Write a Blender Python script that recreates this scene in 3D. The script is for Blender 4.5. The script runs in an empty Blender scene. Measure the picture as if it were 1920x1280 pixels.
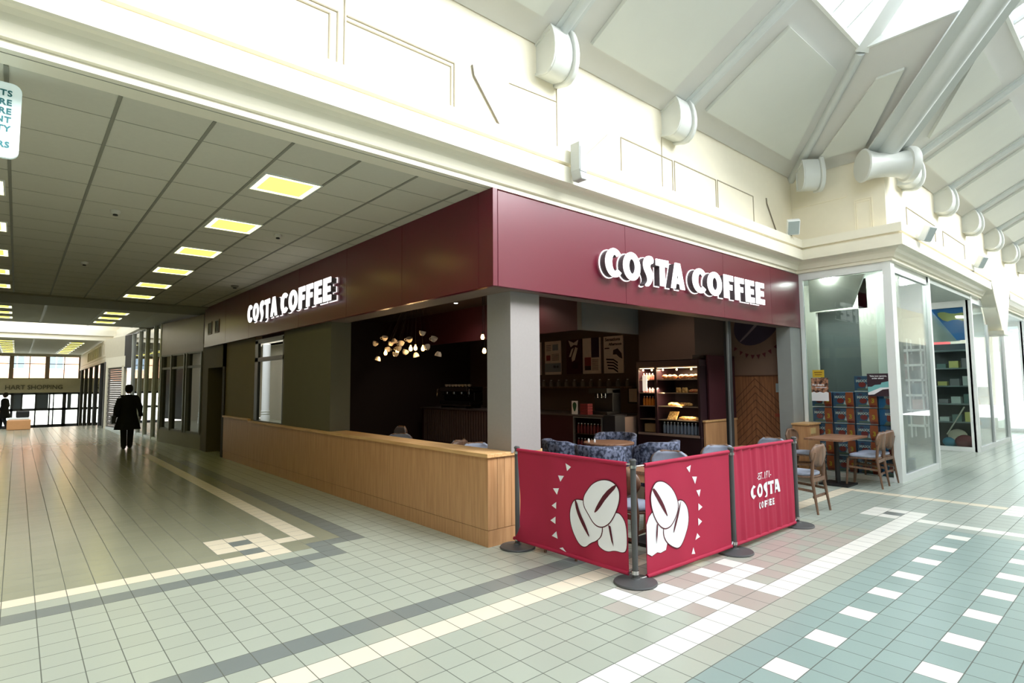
import bpy, bmesh, math, random
from mathutils import Matrix, Vector
random.seed(7)
SC = bpy.context.scene
COL = SC.collection
PI = math.pi
# ------------------------------------------------------------------ camera
cam = bpy.data.cameras.new('camera'); camo = bpy.data.objects.new('camera', cam); COL.objects.link(camo)
RX = Vector((0.7548675802, -0.6558354794, -0.0074000241))   # image right
DN = Vector((0.0436446239, 0.0614862582, -0.9971532414))    # image down
FW = Vector((0.6544234739, 0.7523956832, 0.0750376758))     # forward
m = Matrix(((RX.x, -DN.x, -FW.x, -3.5584494), (RX.y, -DN.y, -FW.y, -4.4705822), (RX.z, -DN.z, -FW.z, 1.6), (0, 0, 0, 1)))
camo.matrix_world = m
cam.sensor_width = 36; cam.lens = 1064.6 / 1920 * 36
cam.clip_start = .05; cam.clip_end = 300
SC.camera = camo
# ------------------------------------------------------------------ world, sun, exposure
SKY = 3.4
w = bpy.data.worlds.new('sky'); SC.world = w; w.use_nodes = True
nt = w.node_tree; nt.nodes.clear()
wo = nt.nodes.new('ShaderNodeOutputWorld'); bg = nt.nodes.new('ShaderNodeBackground')
tc = nt.nodes.new('ShaderNodeTexCoord'); no = nt.nodes.new('ShaderNodeTexNoise'); no.inputs['Scale'].default_value = 1.6
rp = nt.nodes.new('ShaderNodeValToRGB')
rp.color_ramp.elements[0].color = (.84, .92, 1, 1); rp.color_ramp.elements[1].color = (.97, .99, 1, 1)
rp.color_ramp.elements[0].position = .38; rp.color_ramp.elements[1].position = .6
nt.links.new(tc.outputs['Generated'], no.inputs['Vector']); nt.links.new(no.outputs['Fac'], rp.inputs['Fac'])
nt.links.new(rp.outputs['Color'], bg.inputs['Color']); bg.inputs['Strength'].default_value = SKY
nt.links.new(bg.outputs['Background'], wo.inputs['Surface'])
def portal(loc, sx, sy, rot=(0, 0, 0)):
    l = bpy.data.lights.new('skylight_portal', 'AREA'); l.shape = 'RECTANGLE'; l.size = sx; l.size_y = sy; l.cycles.is_portal = True
    o = bpy.data.objects.new('skylight_portal', l); o.location = loc; o.rotation_euler = rot; COL.objects.link(o)
portal((-.6, -4.55, 6.25), 11.9, 5.3)
portal((25.2, -4.55, 6.25), 39.5, 2.35)
portal((-2.9, 21, 5.6), 4.9, 6.8)
sun = bpy.data.lights.new('sun', 'SUN'); sun.energy = 7.8; sun.angle = math.radians(42); sun.color = (1, .985, .95)
suno = bpy.data.objects.new('sun', sun); COL.objects.link(suno)
suno.rotation_euler = Vector((.42, -.74, .58)).to_track_quat('Z', 'Y').to_euler()
SC.view_settings.view_transform = 'Standard'; SC.view_settings.look = 'None'
SC.view_settings.exposure = 0.42; SC.view_settings.gamma = 1; SC.view_settings.use_curve_mapping = False
cy = SC.cycles
cy.use_denoising = True; cy.max_bounces = 8; cy.diffuse_bounces = 5; cy.glossy_bounces = 4; cy.transmission_bounces = 4
cy.transparent_max_bounces = 16; cy.sample_clamp_indirect = 6; cy.caustics_reflective = False; cy.caustics_refractive = False

# ------------------------------------------------------------------ materials
def lin(c):
    r = []
    for v in c[:3]:
        v = v / 255.
        r.append(v / 12.92 if v <= .04045 else ((v + .055) / 1.055) ** 2.4)
    return (*r, 1)
MATS = {}
def N(nt, t, **k):
    n = nt.nodes.new(t)
    for a, b in k.items():
        if hasattr(n, a): setattr(n, a, b)
        else: n.inputs[a].default_value = b
    return n
def mat(name, c, rough=.6, metal=0, var=.06, scale=9, bump=0, spec=None, emis=0, emc=None, c2=None, coat=0):
    if name in MATS: return MATS[name]
    M_ = bpy.data.materials.new(name); M_.use_nodes = True; t = M_.node_tree
    p = t.nodes['Principled BSDF']; p.inputs['Roughness'].default_value = rough; p.inputs['Metallic'].default_value = metal
    if spec is not None: p.inputs['Specular IOR Level'].default_value = spec
    if coat: p.inputs['Coat Weight'].default_value = coat; p.inputs['Coat Roughness'].default_value = .2
    a = lin(c); b = lin(c2) if c2 else tuple(min(1, x * (1 + var)) for x in a[:3]) + (1,)
    if not c2: a = tuple(x * (1 - var) for x in a[:3]) + (1,)
    g = N(t, 'ShaderNodeTexCoord'); n = N(t, 'ShaderNodeTexNoise', Scale=scale, Detail=4.)
    mx = N(t, 'ShaderNodeMix', data_type='RGBA'); mx.inputs[6].default_value = a; mx.inputs[7].default_value = b
    t.links.new(g.outputs['Object'], n.inputs['Vector']); t.links.new(n.outputs['Fac'], mx.inputs[0])
    if c2:
        r = N(t, 'ShaderNodeMapRange'); r.inputs[1].default_value = .42; r.inputs[2].default_value = .58
        t.links.new(n.outputs['Fac'], r.inputs[0]); t.links.new(r.outputs[0], mx.inputs[0])
    t.links.new(mx.outputs[2], p.inputs['Base Color'])
    if bump:
        bn = N(t, 'ShaderNodeBump', Strength=bump, Distance=.01); t.links.new(n.outputs['Fac'], bn.inputs['Height']); t.links.new(bn.outputs['Normal'], p.inputs['Normal'])
    if emis:
        p.inputs['Emission Color'].default_value = lin(emc or c); p.inputs['Emission Strength'].default_value = emis
    MATS[name] = M_; return M_
def wood(name, c1, c2, axis='Z', rough=.45, sc=1):
    M_ = bpy.data.materials.new(name); M_.use_nodes = True; t = M_.node_tree; p = t.nodes['Principled BSDF']
    p.inputs['Roughness'].default_value = rough
    g = N(t, 'ShaderNodeTexCoord'); mp = N(t, 'ShaderNodeMapping')
    s = [26 * sc] * 3; s['XYZ'.index(axis)] = 1.6 * sc; mp.inputs['Scale'].default_value = s
    n = N(t, 'ShaderNodeTexNoise', Scale=1.3, Detail=6.); cr = N(t, 'ShaderNodeValToRGB')
    cr.color_ramp.elements[0].color = lin(c2); cr.color_ramp.elements[1].color = lin(c1)
    cr.color_ramp.elements[0].position = .35; cr.color_ramp.elements[1].position = .62
    t.links.new(g.outputs['Object'], mp.inputs['Vector']); t.links.new(mp.outputs[0], n.inputs['Vector'])
    t.links.new(n.outputs['Fac'], cr.inputs['Fac']); t.links.new(cr.outputs['Color'], p.inputs['Base Color'])
    MATS[name] = M_; return M_
def glass(name, tint=(235, 245, 242), refl=1.0, base=.03):
    M_ = bpy.data.materials.new(name); M_.use_nodes = True; t = M_.node_tree; t.nodes.clear()
    o = N(t, 'ShaderNodeOutputMaterial'); tr = N(t, 'ShaderNodeBsdfTransparent'); gl = N(t, 'ShaderNodeBsdfGlossy')
    tr.inputs[0].default_value = lin(tint); gl.inputs['Roughness'].default_value = .01
    fr = N(t, 'ShaderNodeFresnel', IOR=1.5); ma = N(t, 'ShaderNodeMath', operation='MULTIPLY_ADD'); ma.inputs[1].default_value = refl; ma.inputs[2].default_value = base
    ma.use_clamp = True
    mx = N(t, 'ShaderNodeMixShader'); t.links.new(fr.outputs[0], ma.inputs[0]); t.links.new(ma.outputs[0], mx.inputs[0])
    t.links.new(tr.outputs[0], mx.inputs[1]); t.links.new(gl.outputs[0], mx.inputs[2]); t.links.new(mx.outputs[0], o.inputs[0])
    MATS[name] = M_; return M_
def tile_mat(name, c, var=.05, rough=.3):
    """ceramic floor tile: 191 x 193 mm cells with a thin grout joint, every tile its own tone"""
    M_ = bpy.data.materials.new(name); M_.use_nodes = True; t = M_.node_tree; p = t.nodes['Principled BSDF']
    p.inputs['Roughness'].default_value = rough; L = t.links.new
    g = N(t, 'ShaderNodeTexCoord'); s = N(t, 'ShaderNodeSeparateXYZ'); L(g.outputs['Object'], s.inputs[0])
    def cellax(o, off, pitch):
        a = N(t, 'ShaderNodeMath', operation='ADD'); a.inputs[1].default_value = off; L(o, a.inputs[0])
        d = N(t, 'ShaderNodeMath', operation='DIVIDE'); d.inputs[1].default_value = pitch; L(a.outputs[0], d.inputs[0])
        f = N(t, 'ShaderNodeMath', operation='FLOOR'); L(d.outputs[0], f.inputs[0])
        r = N(t, 'ShaderNodeMath', operation='FRACT'); L(d.outputs[0], r.inputs[0])
        q = N(t, 'ShaderNodeMath', operation='PINGPONG'); q.inputs[1].default_value = .5; L(r.outputs[0], q.inputs[0])
        return f.outputs[0], q.outputs[0]
    fx, qx = cellax(s.outputs[0], .14, .191); fy, qy = cellax(s.outputs[1], 2.10, .1928)
    mn = N(t, 'ShaderNodeMath', operation='MINIMUM'); L(qx, mn.inputs[0]); L(qy, mn.inputs[1])
    gr = N(t, 'ShaderNodeMapRange'); gr.inputs[1].default_value = .008; gr.inputs[2].default_value = .02; L(mn.outputs[0], gr.inputs[0])
    cb = N(t, 'ShaderNodeCombineXYZ'); L(fx, cb.inputs[0]); L(fy, cb.inputs[1])
    wn = N(t, 'ShaderNodeTexWhiteNoise'); L(cb.outputs[0], wn.inputs['Vector'])
    n = N(t, 'ShaderNodeTexNoise', Scale=60., Detail=3.); L(g.outputs['Object'], n.inputs['Vector'])
    av = N(t, 'ShaderNodeMath', operation='MULTIPLY_ADD'); av.inputs[1].default_value = .35; L(n.outputs['Fac'], av.inputs[0])
    h = N(t, 'ShaderNodeMath', operation='MULTIPLY'); h.inputs[1].default_value = .65; L(wn.outputs['Value'], h.inputs[0]); L(h.outputs[0], av.inputs[2])
    a = lin(c); mx = N(t, 'ShaderNodeMix', data_type='RGBA')
    mx.inputs[6].default_value = tuple(x * (1 - var) for x in a[:3]) + (1,); mx.inputs[7].default_value = tuple(min(1, x * (1 + var)) for x in a[:3]) + (1,)
    L(av.outputs[0], mx.inputs[0])
    m2 = N(t, 'ShaderNodeMix', data_type='RGBA'); m2.inputs[6].default_value = lin((98, 100, 90)); L(gr.outputs[0], m2.inputs[0]); L(mx.outputs[2], m2.inputs[7])
    L(m2.outputs[2], p.inputs['Base Color'])
    rr = N(t, 'ShaderNodeMapRange'); rr.inputs[3].default_value = .8; rr.inputs[4].default_value = rough; L(gr.outputs[0], rr.inputs[0]); L(rr.outputs[0], p.inputs['Roughness'])
    bn = N(t, 'ShaderNodeBump', Strength=.25, Distance=.004); L(gr.outputs[0], bn.inputs['Height']); L(bn.outputs[0], p.inputs['Normal'])
    MATS[name] = M_; return M_
cream = mat('cream_paint', (240, 231, 208), .6, var=.03)
cream2 = mat('cream_gloss', (243, 236, 216), .4, var=.02)
line_m = mat('joint_line', (170, 160, 138), .7)
roofm = mat('roof_lining', (208, 207, 202), .6, var=.03, scale=3)
roofp = mat('roof_panel', (212, 214, 206), .6, var=.03, scale=3)
ribm = mat('rib_paint', (205, 209, 206), .35, var=.02)
corbm = mat('corbel_paint', (214, 216, 210), .32, var=.03)
whitem = mat('white_metal', (236, 238, 235), .4, var=.02)
maroon = mat('maroon_panel', (98, 13, 36), .32, var=.04, spec=.5, coat=.2)
maroonD = mat('maroon_dark', (70, 14, 28), .4)
maroonI = mat('maroon_wall', (62, 16, 26), .6)
brownI = mat('brown_wall', (92, 72, 62), .7)
darkI = mat('dark_wall', (40, 26, 24), .7)
darkC = mat('dark_ceiling', (70, 56, 52), .8)
greyP = mat('grey_pillar', (150, 143, 140), .7, var=.05, scale=40)
taupe = mat('taupe_wall', (120, 106, 78), .7, var=.04)
olive = mat('olive_wall', (96, 90, 70), .7, var=.06, scale=4)
ceilm = mat('ceiling_tile', (206, 202, 186), .8, var=.04, scale=30)
tbar = mat('ceiling_bar', (138, 136, 122), .6)
oak = wood('oak', (202, 153, 108), (186, 136, 92))
oakx = wood('oak_along', (226, 182, 128), (205, 155, 100), 'Y')
oakd = wood('oak_herringbone', (150, 100, 66), (118, 76, 48))
walnut = wood('walnut', (130, 98, 76), (98, 72, 56))
tabletop = wood('table_wood', (148, 106, 80), (116, 80, 58), 'X')
black = mat('black_metal', (22, 21, 22), .5)
ironm = mat('grey_iron', (78, 78, 78), .5, var=.1)
steel = mat('steel', (190, 190, 190), .25, 1)
greym = mat('grey_metal', (120, 120, 118), .45)
greyfab = mat('grey_fabric', (150, 156, 172), .9, var=.1, scale=60)
velvet = mat('blue_velvet', (34, 42, 64), .7, c2=(112, 118, 142), scale=22, bump=.3)
banner_m = mat('banner_cloth', (170, 26, 62), .75, var=.05, scale=5)
white_p = mat('white_print', (240, 238, 240), .8, var=.02)
out_p = mat('print_outline', (84, 12, 30), .8)
face_w = mat('sign_face', (252, 250, 250), .5, var=.01, emis=1.0)
ret_g = mat('sign_return', (92, 84, 88), .5)
lightm = mat('light_diffuser', (250, 246, 170), .6, emis=2.3, emc=(255, 238, 72))
lightw = mat('light_edge', (255, 252, 225), .6, emis=3.2, emc=(255, 250, 180))
glassm = glass('shop_glass', (243, 250, 248), .7, .0)
glassd = glass('dark_glass', (120, 120, 112), 1.2, .16)
glassm2 = glass('mirror_glass', (60, 60, 58), 1.3, .42)
glazing = glass('roof_glass', (245, 250, 255), .6, .02)
def cm(name, c, **k): return mat(name, c, **k)

# ------------------------------------------------------------------ geometry helpers
class MB:
    def __init__(s): s.v = []; s.f = []; s.i = []; s.x = None
    def add(s, vs, fs, mi=0):
        n = len(s.v)
        for q in vs:
            q = Vector(q); s.v.append(s.x @ q if s.x else q)
        for f in fs: s.f.append([n + k for k in f]); s.i.append(mi)
        return s
    def box(s, x0, x1, y0, y1, z0, z1, mi=0):
        vs = [(x, y, z) for z in (z0, z1) for y in (y0, y1) for x in (x0, x1)]
        return s.add(vs, [(0, 2, 3, 1), (4, 5, 7, 6), (0, 1, 5, 4), (2, 6, 7, 3), (0, 4, 6, 2), (1, 3, 7, 5)], mi)
    def bar(s, a, b, w, h, mi=0, up=(0, 0, 1)):
        """box beam from a to b, w wide, h high"""
        a = Vector(a); b = Vector(b); d = (b - a).normalized(); u = Vector(up)
        if abs(d.dot(u)) > .98: u = Vector((1, 0, 0))
        sd = d.cross(u).normalized() * w / 2; up2 = sd.cross(d).normalized() * h / 2
        vs = [p + i * sd + j * up2 for p in (a, b) for i in (-1, 1) for j in (-1, 1)]
        return s.add(vs, [(0, 1, 3, 2), (4, 6, 7, 5), (0, 4, 5, 1), (2, 3, 7, 6), (0, 2, 6, 4), (1, 5, 7, 3)], mi)
    def prism(s, poly, o, u, v, w, mi=0):
        """polygon (2D) in the frame o,u,v pushed along vector w"""
        o, u, v, w = map(Vector, (o, u, v, w)); n = len(poly)
        a = [o + u * x + v * y for x, y in poly]; b = [p + w for p in a]
        return s.add(a + b, [list(range(n))[::-1], list(range(n, 2 * n))] + [(k, (k + 1) % n, n + (k + 1) % n, n + k) for k in range(n)], mi)
    def tube(s, pts, r, n=8, mi=0, closed=False):
        pts = [Vector(p) for p in pts]; m = len(pts); rs = r if isinstance(r, (list, tuple)) else [r] * m; vs = []
        for k, p in enumerate(pts):
            if closed: d = pts[(k + 1) % m] - pts[k - 1]
            else: d = pts[min(k + 1, m - 1)] - pts[max(k - 1, 0)]
            d.normalize(); u = Vector((0, 0, 1)) if abs(d.z) < .9 else Vector((1, 0, 0))
            a = d.cross(u).normalized(); b = a.cross(d)
            vs += [p + rs[k] * (a * math.cos(t * 2 * PI / n) + b * math.sin(t * 2 * PI / n)) for t in range(n)]
        fs = [(k * n + t, k * n + (t + 1) % n, (k + 1) * n + (t + 1) % n, (k + 1) * n + t) for k in range(m - 1) for t in range(n)]
        if closed: fs += [((m - 1) * n + t, (m - 1) * n + (t + 1) % n, (t + 1) % n, t) for t in range(n)]
        else: fs += [list(range(n)), list(range((m - 1) * n, m * n))[::-1]]
        return s.add(vs, fs, mi)
    def lathe(s, prof, c=(0, 0, 0), n=20, mi=0, sx=1, sy=1, axis=None):
        c = Vector(c); vs = []
        ax = Vector(axis).normalized() if axis else Vector((0, 0, 1)); q = ax.to_track_quat('Z', 'Y').to_matrix()
        for r, z in prof:
            vs += [c + q @ Vector((r * sx * math.cos(t * 2 * PI / n), r * sy * math.sin(t * 2 * PI / n), z)) for t in range(n)]
        m = len(prof)
        fs = [(k * n + t, k * n + (t + 1) % n, (k + 1) * n + (t + 1) % n, (k + 1) * n + t) for k in range(m - 1) for t in range(n)]
        fs += [list(range(n))[::-1], list(range((m - 1) * n, m * n))]
        return s.add(vs, fs, mi)
    def ball(s, c, r, n=12, mi=0, sz=1, sx=1, sy=1):
        k = 8; return s.lathe([(max(r * math.sin(PI * i / k), .0005), -r * sz * math.cos(PI * i / k)) for i in range(k + 1)], c, n, mi, sx, sy)
    def grid(s, P_, nu, nv, mi=0, fn=None):
        n0 = [P_(i / nu, j / nv) for j in range(nv + 1) for i in range(nu + 1)]
        return s.add(n0, [(j * (nu + 1) + i, j * (nu + 1) + i + 1, (j + 1) * (nu + 1) + i + 1, (j + 1) * (nu + 1) + i) for j in range(nv) for i in range(nu)], mi)
    def mesh(s, me, xf, mi=0):
        s.add([xf @ v.co for v in me.vertices], [list(p.vertices) for p in me.polygons], mi); return s
    def build(s, name, mats, parent=None, smooth=False, bevel=0, seg=2, solid=0, sub=0):
        me = bpy.data.meshes.new(name); me.from_pydata([tuple(q) for q in s.v], [], s.f)
        for m_ in (mats if isinstance(mats, (list, tuple)) else [mats]): me.materials.append(m_)
        for p, k in zip(me.polygons, s.i): p.material_index = k
        me.validate()
        bm = bmesh.new(); bm.from_mesh(me); bmesh.ops.recalc_face_normals(bm, faces=bm.faces); bm.to_mesh(me); bm.free()
        if smooth: me.polygons.foreach_set('use_smooth', [True] * len(me.polygons))
        if smooth and smooth != 'all': me.set_sharp_from_angle(angle=math.radians(40))
        o = bpy.data.objects.new(name, me); COL.objects.link(o)
        if parent: o.parent = parent
        if solid: d = o.modifiers.new('s', 'SOLIDIFY'); d.thickness = solid; d.offset = 0
        if bevel: d = o.modifiers.new('b', 'BEVEL'); d.width = bevel; d.segments = seg; d.limit_method = 'ANGLE'; d.angle_limit = math.radians(35)
        if sub: d = o.modifiers.new('u', 'SUBSURF'); d.levels = sub; d.render_levels = sub
        return o
def tag(o, label, cat=None, group=None, kind=None):
    o['label'] = label
    if cat: o['category'] = cat
    if group: o['group'] = group
    if kind: o['kind'] = kind
    return o
def thing(name, label, cat, loc=(0, 0, 0), rz=0, group=None):
    o = bpy.data.objects.new(name, None); COL.objects.link(o); o.location = loc; o.rotation_euler = (0, 0, rz); o.empty_display_size = .1
    return tag(o, label, cat, group)
def struct(name, mb, mats, label=None, **k):
    o = mb.build(name, mats, **k); o['kind'] = 'structure'
    if label: o['label'] = label
    return o
def copy_tree(o, loc=None, rz=None, label=None, scale=None):
    def rec(a, par):
        c = a.copy(); COL.objects.link(c); c.parent = par
        for ch in [x for x in bpy.data.objects if x.parent == a]: rec(ch, c)
        return c
    c = rec(o, None)
    if loc is not None: c.location = loc
    if rz is not None: c.rotation_euler = (0, 0, rz)
    if label: c['label'] = label
    if scale: c.scale = scale
    return c
ORD = ['first', 'second', 'third', 'fourth', 'fifth', 'sixth', 'seventh', 'eighth', 'ninth', 'tenth', 'eleventh', 'twelfth', 'thirteenth', 'fourteenth', 'fifteenth', 'sixteenth', 'seventeenth', 'eighteenth', 'nineteenth', 'twentieth']
def curve_mesh(splines, ext=0):
    """filled 2D outlines (holes by nesting) -> mesh"""
    cu = bpy.data.curves.new('tmp', 'CURVE'); cu.dimensions = '2D'; cu.fill_mode = 'BOTH' if ext else 'FRONT'; cu.extrude = ext / 2
    if not ext: cu.fill_mode = 'BOTH'
    for sp in splines:
        q = cu.splines.new('POLY'); q.points.add(len(sp) - 1)
        for k, (x, y) in enumerate(sp): q.points[k].co = (x, y, 0, 1)
        q.use_cyclic_u = True
    o = bpy.data.objects.new('tmp', cu); COL.objects.link(o); bpy.context.view_layer.update()
    me = bpy.data.meshes.new_from_object(o.evaluated_get(bpy.context.evaluated_depsgraph_get()))
    bpy.data.objects.remove(o); return me
def text_mesh(s, size=1, ext=0, bold=0, align='CENTER', shear=0, space=1):
    cu = bpy.data.curves.new('tmp', 'FONT'); cu.body = s; cu.size = size; cu.extrude = ext / 2; cu.offset = bold; cu.align_x = align; cu.align_y = 'CENTER'; cu.shear = shear
    cu.space_character = space; cu.resolution_u = 3
    o = bpy.data.objects.new('tmp', cu); COL.objects.link(o); bpy.context.view_layer.update()
    me = bpy.data.meshes.new_from_object(o.evaluated_get(bpy.context.evaluated_depsgraph_get()))
    bpy.data.objects.remove(o); return me
def frame(o, u, v, sx=1, sy=1, sz=1):
    """matrix whose local x,y run along u,v from o"""
    u = Vector(u).normalized(); v = Vector(v).normalized(); n_ = u.cross(v)
    return Matrix(((u.x * sx, v.x * sy, n_.x * sz, o[0]), (u.y * sx, v.y * sy, n_.y * sz, o[1]), (u.z * sx, v.z * sy, n_.z * sz, o[2]), (0, 0, 0, 1)))
def ell(cx, cy_, rx, ry, n=28, rot=0, a0=0, a1=2 * PI):
    out = []
    for k in range(n + (0 if abs(a1 - a0 - 2 * PI) < .01 else 1)):
        a = a0 + (a1 - a0) * k / n; x = rx * math.cos(a); y = ry * math.sin(a)
        out.append((cx + x * math.cos(rot) - y * math.sin(rot), cy_ + x * math.sin(rot) + y * math.cos(rot)))
    return out
def smooth2(pts, it=2, closed=True):
    for _ in range(it):
        q = []; n = len(pts)
        for k in range(n if closed else n - 1):
            a = pts[k]; b = pts[(k + 1) % n]
            q += [(a[0] * .75 + b[0] * .25, a[1] * .75 + b[1] * .25), (a[0] * .25 + b[0] * .75, a[1] * .25 + b[1] * .75)]
        pts = q
    return pts
# chunky hand-cut capitals, cap height 1, as (outline list, width)
def _ring(w, ang0, ang1, t):
    o = ell(w / 2, .5, w / 2, .5, 24, 0, ang0, ang1); i = ell(w / 2 + .03, .5, w / 2 - t, .5 - t * .85, 24, 0, ang0 + .12, ang1 - .12)
    return o + i[::-1]
GL = {
 'C': ([_ring(.78, .75, 5.6, .25)], .66),
 'O': ([ell(.4, .5, .4, .5, 28), ell(.41, .5, .15, .27, 20)], .8),
 'S': ([smooth2([(.52, 1.0), (.56, .78), (.38, .72), (.36, .6), (.5, .42), (.5, .2), (.3, -.12), (.06, -.1), (.24, .06), (.22, .26), (.06, .5), (.02, .74), (.14, .96), (.34, 1.03)], 2)], .56),
 'T': ([[(0, .98), (.66, 1.0), (.66, .74), (.45, .74), (.47, .0), (.2, .0), (.21, .74), (0, .74)]], .66),
 'A': ([[(.24, 1), (.52, 1), (.78, 0), (.52, 0), (.48, .2), (.28, .2), (.24, 0), (0, 0)], [(.32, .4), (.44, .4), (.385, .68)]], .78),
 'F': ([[(0, 1), (.56, 1), (.56, .76), (.27, .76), (.27, .6), (.5, .6), (.5, .37), (.27, .37), (.27, 0), (0, 0)]], .56),
 'E': ([[(0, 1), (.56, 1), (.56, .77), (.27, .77), (.27, .62), (.52, .62), (.52, .38), (.27, .38), (.27, .24), (.58, .24), (.58, 0), (0, 0)]], .58)}
# ================================================================== FLOOR
PX, PY, OX, OY = .191, .1928, -.14, -2.10
cols = {'pale': (178, 183, 168), 'hall': (176, 184, 173), 'corr': (156, 156, 134), 'pink': (182, 174, 163), 'cream': (240, 228, 204), 'white': (244, 242, 232), 'dark': (128, 134, 130), 'teal': (148, 168, 162)}
fk = list(cols); fm = [tile_mat('tile_' + k, cols[k], .06 if k not in ('white', 'cream') else .02, .28 if k != 'corr' else .21) for k in fk]
def cell_col(i, j):
    if 29 <= i <= 32 and -12 <= j <= -6: return 'white'
    if i == 31 and (j <= 4): return 'cream'
    if j == 4 and i <= 31: return 'cream'
    if 23 <= i <= 25 and -2 <= j <= 0: return 'dark' if (i, j) == (24, -1) else 'white'
    if i == 23 and -22 <= j <= -3: return 'white'
    if j == 6 and i <= 3: return 'dark'
    if (i, j) in ((0, 2), (0, 1), (2, 1), (5, 1), (7, 1), (2, -1), (5, -1)): return 'white'
    if j == 0 and 0 <= i <= 7: return 'white'
    if j == -2 and (i <= 2 or 5 <= i <= 25): return 'white'
    if (i, j) in ((1, 1), (3, 1), (4, 1), (6, 1), (1, -1), (3, -1), (4, -1), (3, -2), (4, -2), (1, 2), (-1, 1)): return 'pink'
    if j <= -4 and j >= -22 and i < 22:
        if (i - 2) % 3 == 0 and j in (-5, -8, -17, -20): return 'white'
        return 'teal'
    # corridor border
    if -10 <= i <= -8 and 17 <= j <= 21:
        if i == -10 and j >= 19: return 'cream'
        if i == -8 or j in (21, 19): return 'cream'
        if i == -9 and j in (18, 20): return 'dark'
        if j == 17: return 'cream'
        return 'corr'
    if j == 17 and i <= -8: return 'cream'
    if j == 19 and i in (-7, -6): return 'cream'
    if i == -6 and 19 <= j <= 70: return 'cream'
    if j == 15 and i <= -6: return 'dark'
    if (i, j) in ((-8, 14), (-6, 16), (-6, 17), (-5, 17), (-4, 17)): return 'dark'
    if i == -4 and 17 <= j <= 60: return 'dark'
    if j >= 17 and i <= -5: return 'corr'
    if 3 <= i <= 17 and -1 <= j <= 4: return 'pink' if (i * 7 + j * 13) % 5 < 3 else 'pale'
    return 'hall' if i > 18 else 'pale'
fb = MB()
def tile(i, j):
    x = OX + PX * i; y = OY + PY * j
    fb.add([(x, y, 0), (x + PX, y, 0), (x + PX, y + PY, 0), (x, y + PY, 0)], [(0, 1, 2, 3)], fk.index(cell_col(i, j)))
for i in range(-62, 150):
    for j in range(-38, 11): tile(i, j)
for i in range(-30, 2):
    for j in range(11, 143): tile(i, j)
for i in range(2, 4):
    for j in range(58, 74): tile(i, j)
fo = struct('floor', fb, fm, 'glazed square tile floor with cream, grey and teal borders')
b = MB(); b.add([(-5.9, 25.46, 0), (.3, 25.46, 0), (.3, 38.6, -.7), (-5.9, 38.6, -.7)], [(0, 1, 2, 3)])
struct('floor_ramp', b, tile_mat('tile_ramp', (176, 176, 156), .05, .25), 'tiled ramp falling to the far doors')
b = MB(); b.box(.27, 7.05, .02, 11, .001, .012)
struct('floor_cafe', b, wood('dark_floor', (58, 40, 34), (42, 28, 24), 'X', .4), 'dark floor inside the cafe')
b = MB(); b.box(7.1, 9.3, -1.55, 6, .002, .01); b.box(9.3, 12.8, -.8, 6, .002, .01); b.box(12.8, 16.6, -1.55, 6, .002, .01)
struct('floor_shop', b, mat('shop_floor', (176, 180, 172), .35), 'grey floor inside the glazed shop')
# ================================================================== WALLS ABOVE THE SHOPS
YL, YR, XR = -.13, -1.62, 7.06
b = MB(); b.box(-12, 7.2, YL, .2, 3.62, 5.5); struct('wall_north', b, cream, 'cream upper wall over the corridor and the cafe')
b = MB(); b.box(XR, 7.3, YR + .25, YL, 3.62, 5.5); struct('wall_return', b, cream, 'cream upper return wall beside the glazed shop')
b = MB(); b.box(XR, 45, YR, YR + .25, 3.62, 5.5); struct('wall_right', b, cream, 'cream upper wall over the glazed shops')
b = MB(); b.box(-12, XR, -9.2, -8.95, 3.6, 5.5); b.box(XR, 45, -7.7, -7.45, 3.6, 5.5); b.box(-12, XR, -9.2, -8.97, 0, 3.6, 1); b.box(XR, 45, -7.7, -7.47, 0, 3.6, 1); struct('wall_south', b, [cream, mat('south_shops', (92, 96, 94), .5, c2=(128, 130, 126), scale=1.2)], 'cream wall on the far side of the hall')
b = MB(); b.box(-12.2, -12, -9.2, .2, 0, 6.4); b.box(45, 45.2, -9.2, .2, 0, 6.6); struct('wall_hall_ends', b, cream, 'end walls of the hall')
b = MB(); b.box(-12, -5.72, -.2, 0, 0, 3.62); struct('wall_west', b, cream, 'shop wall left of the corridor')
# cornice: one profile swept along the wall line, with the inner and the outer corner
prof = [(0, 4.13), (.27, 4.10), (.27, 3.96), (.22, 3.955), (.22, 3.93), (.27, 3.92), (.27, 3.745), (.25, 3.735), (.205, 3.735), (.165, 3.715), (.135, 3.68), (.115, 3.64), (.10, 3.605), (.07, 3.60), (.07, 3.55), (-.15, 3.55), (-.15, 3.6), (0, 3.64)]
def corn_path(pts, name, label):
    b = MB(); n = len(prof)
    for k, (x, y, ox, oy) in enumerate(pts):
        b.add([(x + ox * o, y + oy * o, z) for o, z in prof], [])
        if k:
            q = len(b.v) - 2 * n; 
            for t in range(n):
                b.f.append([q + t, q + (t + 1) % n, q + n + (t + 1) % n, q + n + t]); b.i.append(0)
    return struct(name, b, cream2, label)
corn_path([(-12, YL, 0, -1), (XR, YL, -1, -1), (XR, YR, -1, -1), (13.7, YR, 0, -1)], 'trim_cornice', 'cream stepped cornice running round the hall')
corn_path([(16.1, YR, 0, -1), (27.5, YR, 0, -1)], 'trim_cornice_right', 'cream stepped cornice beyond the hanging bracket')
corn_path([(29.9, YR, 0, -1), (45, YR, 0, -1)], 'trim_cornice_far', 'cream stepped cornice at the far right')
corn_path([(-12, -8.95, 0, 1), (45, -8.95 + 1.5, 0, 1)], 'trim_cornice_south', 'cream cornice on the far side of the hall')
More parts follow.
